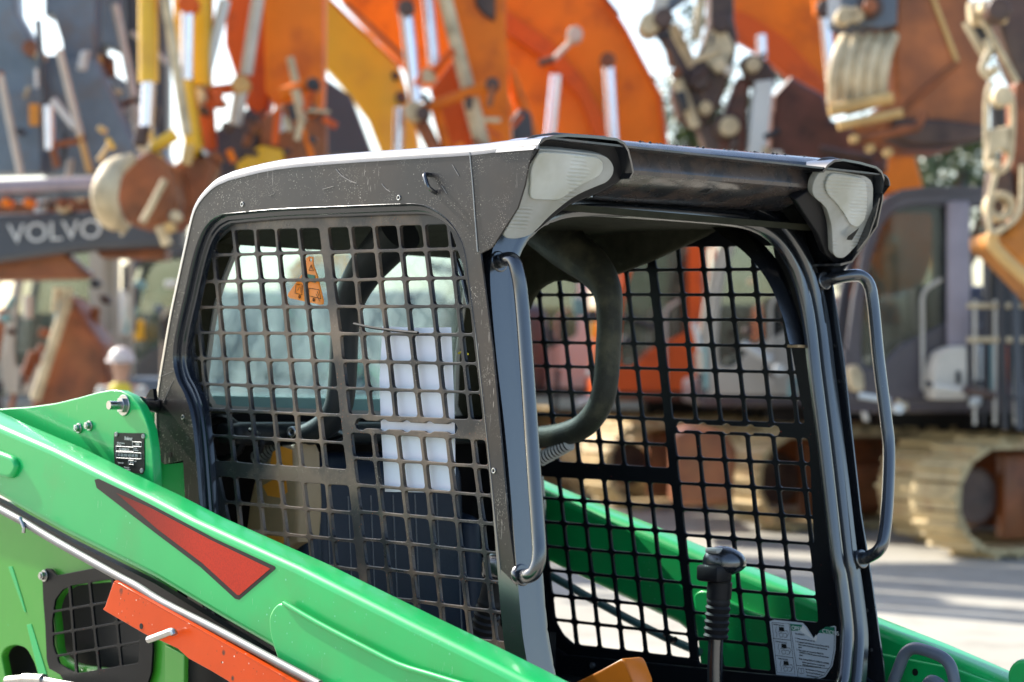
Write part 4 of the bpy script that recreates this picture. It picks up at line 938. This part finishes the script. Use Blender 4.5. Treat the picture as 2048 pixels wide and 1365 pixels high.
pr([(350,330),(420,270),(500,215),(525,240),(515,300),(450,350),(400,400),(330,440)], 22.1, .6, pm('purple_steel', (.07,.055,.065), .5, var=.3, vs=2), E7, 'bucket'); pin(507,250,21.4,14,rust,E7); pin(430,315,21.4,12,rust,E7)
rd_((580,115),(592,165), 21.8, 16, cream, E7, 'stick_hose'); rd_((592,180),(605,245), 21.8, 20, cream, E7, 'stick_hose')
pr([(470,330),(520,290),(570,300),(560,340),(480,350)], 21.9, .3, y_el, E7, 'bucket_lip', r=6)
# ---- E8: yellow arm with the round bucket
E8 = exc('excavator', 'excavator with a yellow stick, yellow cylinder and round rusty bucket left of the cab', 310, 21, group='booms raised behind the loader')
rd_((296,-60),(297,165), 20.6, 40, y_el, E8, 'cylinder'); rd_((297,165),(291,292), 20.6, 27, chrome, E8, 'cylinder_rod')
rd_((322,-60),(374,270), 20.5, 20, cream, E8, 'stick_hose'); pr([(330,-80),(372,-80),(375,130),(398,290),(372,320),(350,150)], 20.9, .4, y_el, E8, 'stick')
pr([(372,-80),(425,-80),(415,170),(378,165)], 21.4, .4, y_el, E8, 'stick_side'); rd_((375,5),(373,160), 20.7, 26, chrome, E8, 'cylinder_rod'); pin(374,6,20.6,20,o_red,E8)
rd_((300,300),(352,268), 20.5, 26, y_el, E8, 'bucket_link'); rd_((312,312),(332,352), 20.5, 24, y_el, E8, 'bucket_link'); rd_((378,290),(372,330), 20.4, 22, gold, E8, 'bucket_link'); pin(287,295,20.4,14,cream,E8)
b8 = pr([(262,322),(300,300),(342,330),(352,400),(330,440),(290,455),(255,450),(235,420),(235,365)], 20.3, .9, rust, E8, 'bucket', r=14)
link('back_plate', tube([at(262,318,20.1), at(228,338,19.8), at(212,372,19.6), at(210,405,19.6), at(222,435,19.8), at(245,452,20.0)], [.05,.09,.11,.11,.10,.05], 14, 4), cream, b8)
rd_((330,360),(285,445), 20.1, 14, cream, b8, 'side_cutter'); rd_((320,452),(335,490), 20.2, 22, cream, b8, 'bucket_tooth')
pr([(340,335),(400,290),(430,330),(400,420),(350,460),(330,420)], 21.2, .5, rust, E8, 'spare_bucket')
# ---- E9/E10: blue grey machines at the left
E9 = exc('excavator', 'blue grey excavator whose boom lies level and carries VOLVO lettering', 90, 23, group='blue grey excavators at the left')
vb = pr([(-120,445),(0,428),(190,422),(320,425),(360,430),(360,492),(320,492),(180,497),(0,522),(-120,540)], 22.0, .6, g_dk, E9, 'boom', bev=.05)
tu = (at(190,448,21.98)-at(20,459,21.98)).normalized()
link('lettering', text('VOLVO', at(17,487,21.94), tu, V((0,-1,0)).cross(tu)*-1 if V((0,-1,0)).cross(tu).z < 0 else V((0,-1,0)).cross(tu), 40/F*21.94*1.35, .002, sx=1.05), white_p, vb)
rd_((-80,378),(210,366), 21.8, 28, lilac, E9, 'cylinder'); rd_((-80,398),(215,385), 21.9, 18, g_bl, E9, 'cylinder')
for x in (10,55,120): pin(x,405,21.7,9,[rust,o_or,pale][x % 3],E9,name='clamp')
pr([(-60,515),(60,505),(120,500),(175,548),(160,556),(-60,562)], 22.3, .5, rust, E9, 'bucket', r=4); pr([(190,500),(330,495),(330,520),(200,515)], 22.4, .4, rust, E9, 'boom_belly')
body(E9, -4.9, 25.6, g_bl, beige)
pr([(-80,395),(240,385),(300,420),(190,432),(-80,448)], 22.6, .3, rust, E9, 'pipe_bracket')
E10 = exc('excavator', 'blue grey excavator with wide sticks and hoses at the upper left corner', 60, 25, group='blue grey excavators at the left')
pr([(-120,-80),(-2,-80),(30,22),(62,78),(82,110),(82,345),(-120,350)], 24.0, .5, g_bl, E10, 'stick'); pr([(78,112),(120,108),(128,120),(190,118),(240,230),(300,350),(78,350)], 24.3, .5, g_bl, E10, 'stick_side')
pr([(84,-80),(186,-80),(188,120),(128,122),(122,80),(105,28),(88,30)], 24.5, .5, g_bl, E10, 'boom')
E10b = exc('excavator', 'dark blue grey excavator between the upper left corner and the yellow cylinder', 230, 26, group='blue grey excavators at the left')
pr([(180,-80),(228,-80),(240,60),(252,110),(205,88),(190,120)], 25.2, .5, g_bl, E10b, 'stick'); pr([(236,-80),(330,-80),(330,330),(262,330),(262,200),(252,60)], 25.5, .5, g_dk, E10b, 'boom')
pr([(195,128),(255,165),(262,210),(300,225),(340,330),(195,330)], 25.4, .5, g_bl, E10b, 'stick_side')
pr([(640,150),(700,190),(745,310),(640,310)], 25.4, .5, g_dk, E10b, 'boom_end')
for a, b, w_, m, E in (((0,150),(42,352),15,pale,E10),((118,100),(160,270),16,pale,E10),((160,270),(180,345),14,gold,E10),((76,40),(88,205),14,g_dk,E10),((98,212),(100,300),22,chrome,E10),((105,200),(150,255),16,white_p,E10),((183,-20),(180,100),13,pale,E10b),((198,110),(200,220),15,gold,E10b),((230,10),(268,195),17,pale,E10b),((268,208),(276,270),15,pale,E10b),((205,228),(268,200),12,rust,E10b),((200,235),(232,295),22,rust,E10b),((110,290),(170,280),14,rust,E10),((105,295),(115,335),16,rust,E10)):
    rd_(a, b, 23.6 if E is E10 else 24.8, w_, m, E, 'hose' if m in (pale, gold) else 'link_bar')
pr([(58,208),(78,208),(78,252),(58,252)], 23.96, .01, label_y, E10, 'yellow_label', bev=0); pin(60,95,23.8,16,rust,E10); pin(188,228,24.6,10,cream,E10b); pin(78,110,23.7,9,cream,E10)
# machines under the booms at the left
E11 = exc('excavator', 'black and yellow excavator behind the person in the yellow vest', 260, 31, group='parked excavators')
body(E11, -4.55, 30.5, y_el, g_dk)
pr([(185,648),(235,648),(235,680),(180,685)], 29.9, .2, y_el, E11, 'yellow_stripe'); pr([(255,645),(285,640),(285,680),(252,682)], 29.9, .2, y_el, E11, 'yellow_stripe'); rd_((255,590),(245,645), 29.6, 22, white_p, E11, 'bright_rod'); rd_((245,645),(238,700), 29.6, 18, pale, E11, 'bright_rod')
sb = pr([(95,700),(115,620),(140,590),(165,630),(205,690),(222,830),(60,830),(70,760)], 24.4, .9, rust, None, 'standing_bucket', bev=.05, r=6); tag(sb, 'tall rusty bucket standing on the yard left of the green tower plate', 'bucket')
rd_((135,600),(70,800), 24.2, 22, cream, sb, 'side_cutter')
for i in range(3): rd_((112+i*14,575),(108+i*14,625), 24.2, 10, cream, sb, 'bucket_tooth')
# far boundary wall and trees
wl2 = link('boundary_wall', box(V((0, 62, 1.5)), V((1,0,0)), V((0,1,0)), V((0,0,1)), 90, .3, 3.0, .03), pm('wall_render', (.26,.235,.19), .8, var=.3, vs=.4)); tag(wl2, 'long low cream boundary wall behind the rows of excavators', 'wall')
leaf_ms = [pm('leaf_green', (.07,.10,.025), .4, var=.3, vs=1), pm('leaf_pale', (.16,.19,.08), .35, var=.3, vs=1), pm('leaf_dark', (.03,.05,.015), .5, var=.3, vs=1)]
def tree(px, py, d, rad, hgt, n, label, seed):
    rnd = random.Random(seed); c = at(px, py, d); T = empty('tree', (c.x, c.y, 0), label, 'tree', 'trees beyond the yard')
    link('trunk', join([tube([V((c.x, d, 0)), V((c.x+.1, d, c.z*.5)), V((c.x, d, c.z))], [.28,.2,.1], 10, 3)]+[tube([V((c.x, d, c.z*.6)), c+V((math.cos(a)*rad*.7, math.sin(a)*rad*.6, rad*.3))], [.12,.04], 8) for a in (0,1.3,2.6,3.9,5.2)]), rust_d, T)
    bm = bmesh.new()
    cl = [(c+V((rnd.gauss(0,.5)*rad, rnd.gauss(0,.45)*rad, rnd.gauss(0,.5)*hgt)), rad*rnd.uniform(.15,.32)) for _ in range(34)]
    for i in range(n):
        q, r = rnd.choice(cl); p = q+V((rnd.gauss(0,.5), rnd.gauss(0,.5), rnd.gauss(0,.5)))*r
        a = V((rnd.gauss(0,1), rnd.gauss(0,1), rnd.gauss(0,1))).normalized(); b = a.orthogonal().normalized(); s = rnd.uniform(.06,.13)
        f = bm.faces.new([bm.verts.new(p+a*s), bm.verts.new(p+b*s*.5), bm.verts.new(p-a*s), bm.verts.new(p-b*s*.5)]); f.material_index = rnd.choice((0,0,1,1,2))
    me = bpy.data.meshes.new('m'); bm.to_mesh(me); bm.free()
    link('crown', me, leaf_ms, T, smooth=0)
tree(1920, 330, 50, 2.6, 1.7, 9000, 'leafy tree showing under the big rusty bucket at the upper right', 3)
tree(1385, 260, 54, 1.7, 1.8, 4500, 'pale leafy tree in the gap right of the broad orange boom', 5)
# ---- the person in the yellow vest
def skin(vs, eds, rad, sub=2):
    me = bpy.data.meshes.new('m'); me.from_pydata(vs, eds, []); ob = bpy.data.objects.new('t', me); C.objects.link(ob)
    md = ob.modifiers.new('s', 'SKIN'); ob.modifiers.new('u', 'SUBSURF').levels = sub
    for i, r in enumerate(rad): me.skin_vertices[0].data[i].radius = (r, r) if not isinstance(r, tuple) else r
    me.skin_vertices[0].data[0].use_root = True
    dg = bpy.context.evaluated_depsgraph_get(); r = bpy.data.meshes.new_from_object(ob.evaluated_get(dg), depsgraph=dg)
    bpy.data.objects.remove(ob); bpy.data.meshes.remove(me); return r
pp_ = at(243, 900, 23.2); px0, py0 = pp_.x, pp_.y; Pn = lambda x, y, z: V((px0+x, py0+y, z*.985))
vs = [Pn(0,0,.98),Pn(0,0,1.2),Pn(0,0,1.4),Pn(0,0,1.5),Pn(0,-.01,1.58),Pn(0,-.02,1.68),Pn(0,-.02,1.74),
      Pn(-.19,0,1.43),Pn(-.24,-.02,1.15),Pn(-.22,-.16,.93),Pn(-.21,-.2,.88),Pn(.19,0,1.43),Pn(.24,-.02,1.15),Pn(.22,-.16,.93),Pn(.21,-.2,.88),
      Pn(-.1,0,.9),Pn(-.11,-.01,.5),Pn(-.11,.03,.09),Pn(-.12,-.13,.05),Pn(.1,0,.9),Pn(.11,-.01,.5),Pn(.11,.03,.09),Pn(.12,-.13,.05)]
ed = [(0,1),(1,2),(2,3),(3,4),(4,5),(5,6),(2,7),(7,8),(8,9),(9,10),(2,11),(11,12),(12,13),(13,14),(0,15),(15,16),(16,17),(17,18),(0,19),(19,20),(20,21),(21,22)]
ra = [(.15,.11),(.15,.11),(.15,.11),.065,.07,.10,.085,.065,.045,.036,.03,.065,.045,.036,.03,.09,.065,.045,.04,.09,.065,.045,.04]
pe = link('person', skin(vs, ed, ra), skin_m, base=(px0, py0, 0)); tag(pe, 'person in white hard hat and yellow vest standing left of the cab', 'person')
link('shirt', skin([vs[i]+V((0,.0,0)) for i in (1,2,7,8,9,11,12,13)], [(0,1),(1,2),(2,3),(3,4),(1,5),(5,6),(6,7)], [(.165,.12),(.165,.12),.075,.055,.045,.075,.055,.045]), cloth_m, pe)
link('trousers', skin([vs[i] for i in (0,15,16,17,19,20,21)], [(0,1),(1,2),(2,3),(0,4),(4,5),(5,6)], [(.16,.12),.10,.075,.06,.10,.075,.06]), trouser_m, pe)
link('vest', skin([Pn(0,0,.95),Pn(0,0,1.2),Pn(0,0,1.42),Pn(0,-.01,1.54)], [(0,1),(1,2),(2,3)], [(.185,.14),(.185,.14),(.17,.125),(.085,.09)]), vest_m, pe)
hb_ = bmesh.new(); bmesh.ops.create_uvsphere(hb_, u_segments=24, v_segments=12, radius=.125)
bmesh.ops.delete(hb_, geom=[v for v in hb_.verts if v.co.z < -.005], context='VERTS')
for v in hb_.verts: v.co = V((v.co.x, v.co.y*1.15, v.co.z*1.05))+Pn(0,-.02,1.73)
link('hard_hat', join([bm_me(hb_), disc(Pn(0,-.05,1.735), V((0,-.15,1)), .145, .012, 24)]), pm('white_hat', (.72,.66,.63), .45), pe)
link('nose', box(Pn(0,-.125,1.66), V((1,0,0)), V((0,1,0)), V((0,0,1)), .03, .04, .05, .012), skin_m, pe)

# ---- E0: nearer arm at the right edge, only its linkage and bucket come into the picture
E0 = exc('excavator', 'excavator arm with dusty links and an orange yellow bucket hanging at the right edge', 2150, 17.5)
d0 = 17.0
rd_((1938,30),(2010,22), d0-.1, 52, cream, E0, 'pin_boss'); pin(2000,18,d0-.5,24,rust_d,E0); pin(1975,12,d0-.4,12,cream,E0)
pr([(2008,-60),(2110,-60),(2110,190),(2050,190),(2015,110),(1995,40)], d0+.1, .4, rust_d, E0, 'stick', r=6)
rd_((1930,45),(1968,112), d0-.2, 15, cream, E0, 'side_link'); rd_((1965,40),(2035,165), d0-.25, 13, cream, E0, 'side_link'); rd_((1955,50),(1990,110), d0, 26, dk, E0, 'inner_link')
link('hook_link', tube([at(1972,78,d0-.3), at(1978,100,d0-.3), at(1968,125,d0-.3), at(1966,142,d0-.3), at(1982,158,d0-.3)], 8/F*d0, 10, 4), cream, E0); pin(1990,140,d0-.35,10,cream,E0)
pr([(2030,165),(2060,150),(2110,160),(2110,420),(2035,400),(2025,330)], d0+.1, .4, rust, E0, 'lower_stick', r=8)
link('ring_link', tube([at(*q, d0-.3) for q in ((1985,165),(1974,190),(1972,270),(1976,330),(1998,345),(2020,320),(2026,240),(2022,190),(2008,182))], 6/F*d0, 10, 3), cream, E0)
rd_((1995,200),(1998,270), d0-.1, 30, dk, E0, 'inner_link'); pin(2008,192,d0-.5,20,cream,E0,.2)
pr([(1980,258),(2024,250),(2022,310),(2000,300),(1976,330),(1970,325)], d0-.35, .1, cream, E0, 'link_plate', r=5); pin(1992,328,d0-.45,10,cream,E0)
pr([(1985,340),(2025,330),(2030,420),(1995,470),(1978,440)], d0, .3, rust_d, E0, 'ear', r=6)
link('eye_ring', disc(at(2004,412,d0-.3), YM, 30/F*d0, .2, 24, 15/F*d0), cream, E0)
link('eye_edge', tube([at(*q, d0-.32) for q in ((1992,345),(1980,400),(1978,440),(1985,465),(2010,455),(2040,420),(2045,330))], 6/F*d0, 10, 3), cream, E0)
b0 = pr([(1984,462),(2010,470),(2042,425),(2120,380),(2120,620),(2040,540),(2005,505),(1985,490)], d0, .9, pm('amber_bucket', (.42,.15,.015), .5, var=.4, vs=4, bump=.4, bs=8), E0, 'bucket', bev=.06, r=8)
link('bucket_back', tube([at(1988,462,d0-.2), at(1984,485,d0-.2), at(2005,512,d0-.2), at(2040,545,d0-.2), at(2100,600,d0-.2)], 13/F*d0, 12, 4), gold, b0)

E12 = exc('excavator', 'orange excavator standing behind the purple grey one, seen through its cab windows', 2020, 30, group='parked excavators')
body(E12, 1.5, 28.6, o_red, o_or)
pr([(1700,380),(1850,400),(1880,470),(1850,560),(1800,640),(1700,640)], 29.5, .5, o_or, E12, 'boom'); pr([(1868,400),(1930,400),(1930,560),(1880,600),(1862,500)], 30, .3, y_el, E12, 'boom_cylinder'); pr([(1770,470),(1800,470),(1790,620),(1760,620)], 29.3, .1, cream, E12, 'boom_rib')

# hoses, links and fittings of the machines at the left, each part of the machine that carries it
rnd = random.Random(11)
def clutter(E, n, x0, x1, y0, y1, d, mats, l0, l1, w0, w1, ang=None):
    for i in range(n):
        x, y = rnd.uniform(x0, x1), rnd.uniform(y0, y1); a = rnd.gauss(*ang) if ang else rnd.uniform(0, math.pi); l_ = rnd.uniform(l0, l1)
        m = rnd.choice(mats); k = rnd.random()
        if k < .6: rd_((x, y), (x+math.cos(a)*l_, y+math.sin(a)*l_), d+rnd.uniform(-.2,.2), rnd.uniform(w0, w1), m, E, 'hose')
        elif k < .8: pin(x, y, d+rnd.uniform(-.3,.1), rnd.uniform(6, 13), m, E, .2, 'pin')
        else:
            w_, h_ = rnd.uniform(8, 30), rnd.uniform(10, 45); s = rnd.uniform(-10, 10)
            pr([(x,y),(x+w_,y+s*.3),(x+w_+s,y+h_),(x+s,y+h_)], d+rnd.uniform(-.2,.2), .12, m, E, 'bracket', r=3)
teal = MATS['teal_ledge']
clutter(E9, 26, -10, 200, 560, 790, 24.9, [dk, teal, white_p, pale, rust, rust_d, dk], 40, 130, 8, 20, (1.75, .25))
clutter(E11, 16, 170, 330, 520, 780, 29.6, [dk, g_dk, teal, white_p, g_bl, dk, rust_d], 40, 120, 8, 22, (1.75, .3))
clutter(E10, 12, 0, 180, 60, 380, 23.7, [rust, rust_d, pale, white_p, g_dk, cream], 20, 70, 5, 12)
clutter(E10b, 12, 180, 300, 60, 380, 24.9, [rust, rust_d, pale, white_p, g_dk, cream], 20, 70, 6, 13)
clutter(E9, 12, -10, 220, 385, 430, 22.2, [rust, rust_d, cream, o_or, white_p, dk], 15, 60, 4, 9, (0, .2))
clutter(E7, 22, 350, 650, 170, 350, 21.3, [rust, rust_d, rust_d, o_red, cream, o_or, dk], 20, 70, 6, 16)
clutter(E8, 10, 190, 350, 240, 480, 20.0, [rust, rust_d, cream, gold, y_el], 15, 50, 6, 13)
clutter(E5, 12, 790, 1060, 130, 310, 22.0, [rust, rust_d, cream, o_red, o_or, dk], 20, 60, 6, 14)
clutter(E2, 14, 1330, 1560, 60, 300, 21.7, [rust_d, cream, rust_d, dk, rust, pale], 15, 60, 6, 14)
clutter(E1, 12, 1700, 2040, 760, 830, 20.2, [rust_d, cream, dk, pale, white_p], 20, 90, 8, 18, (0, .25))
clutter(E3, 10, 1080, 1350, 560, 800, 26.8, [dk, white_p, teal, dk, rust_d], 20, 90, 8, 18)
clutter(E2, 12, 1380, 1640, 560, 830, 23.3, [dk, white_p, teal, dk, rust_d, cream], 20, 90, 8, 18)

clutter(E6, 26, 420, 930, 470, 830, 28.5, [dk, y_el, teal, pale, g_dk, rust_d, y_el, cream], 40, 130, 14, 34)
clutter(E6, 10, 420, 700, 680, 800, 28.0, [y_el, y_el, cream], 40, 130, 30, 60, (0,.3))

clutter(E12, 10, 1720, 1900, 520, 760, 29.2, [dk, rust_d, teal, cream, o_or], 20, 70, 8, 18)
# ================================================================ light, sky, camera
sd = V((-.60, .53, .60)).normalized()
w = bpy.data.worlds.new('World'); scene.world = w; w.use_nodes = True; nt = w.node_tree
bg = nt.nodes['Background']; sky = nt.nodes.new('ShaderNodeTexSky'); sky.sky_type = 'NISHITA'; sky.sun_disc = False
sky.sun_elevation = math.asin(sd.z); sky.sun_rotation = math.atan2(sd.x, sd.y); sky.air_density = 1.0; sky.dust_density = 1.6; sky.ozone_density = 1.0
nt.links.new(sky.outputs[0], bg.inputs[0]); bg.inputs[1].default_value = .13
su_ = bpy.data.lights.new('sun', 'SUN'); su_.energy = 4.2; su_.angle = math.radians(.5); su_.color = (1, .95, .86)
so = bpy.data.objects.new('sun', su_); C.objects.link(so); so.rotation_euler = (-sd).to_track_quat('-Z', 'Y').to_euler(); so.location = (-10, 0, 20)
cd = bpy.data.cameras.new('camera'); co = bpy.data.objects.new('camera', cd); C.objects.link(co); scene.camera = co
co.location = CAM; co.rotation_euler = (math.pi/2, 0, 0)
cd.sensor_width = 36; cd.lens = 36*F/2048; cd.shift_y = (HZ-682.5)/2048; cd.clip_end = 3000; cd.clip_start = .05
cd.dof.use_dof = True; cd.dof.focus_distance = 4.7; cd.dof.aperture_fstop = 4.2; cd.dof.aperture_blades = 0
scene.view_settings.view_transform = 'Standard'; scene.view_settings.look = 'None'; scene.view_settings.gamma = 1
scene.view_settings.exposure = 1.38
scene.cycles.max_bounces = 8; scene.cycles.transparent_max_bounces = 12; scene.cycles.use_denoising = True
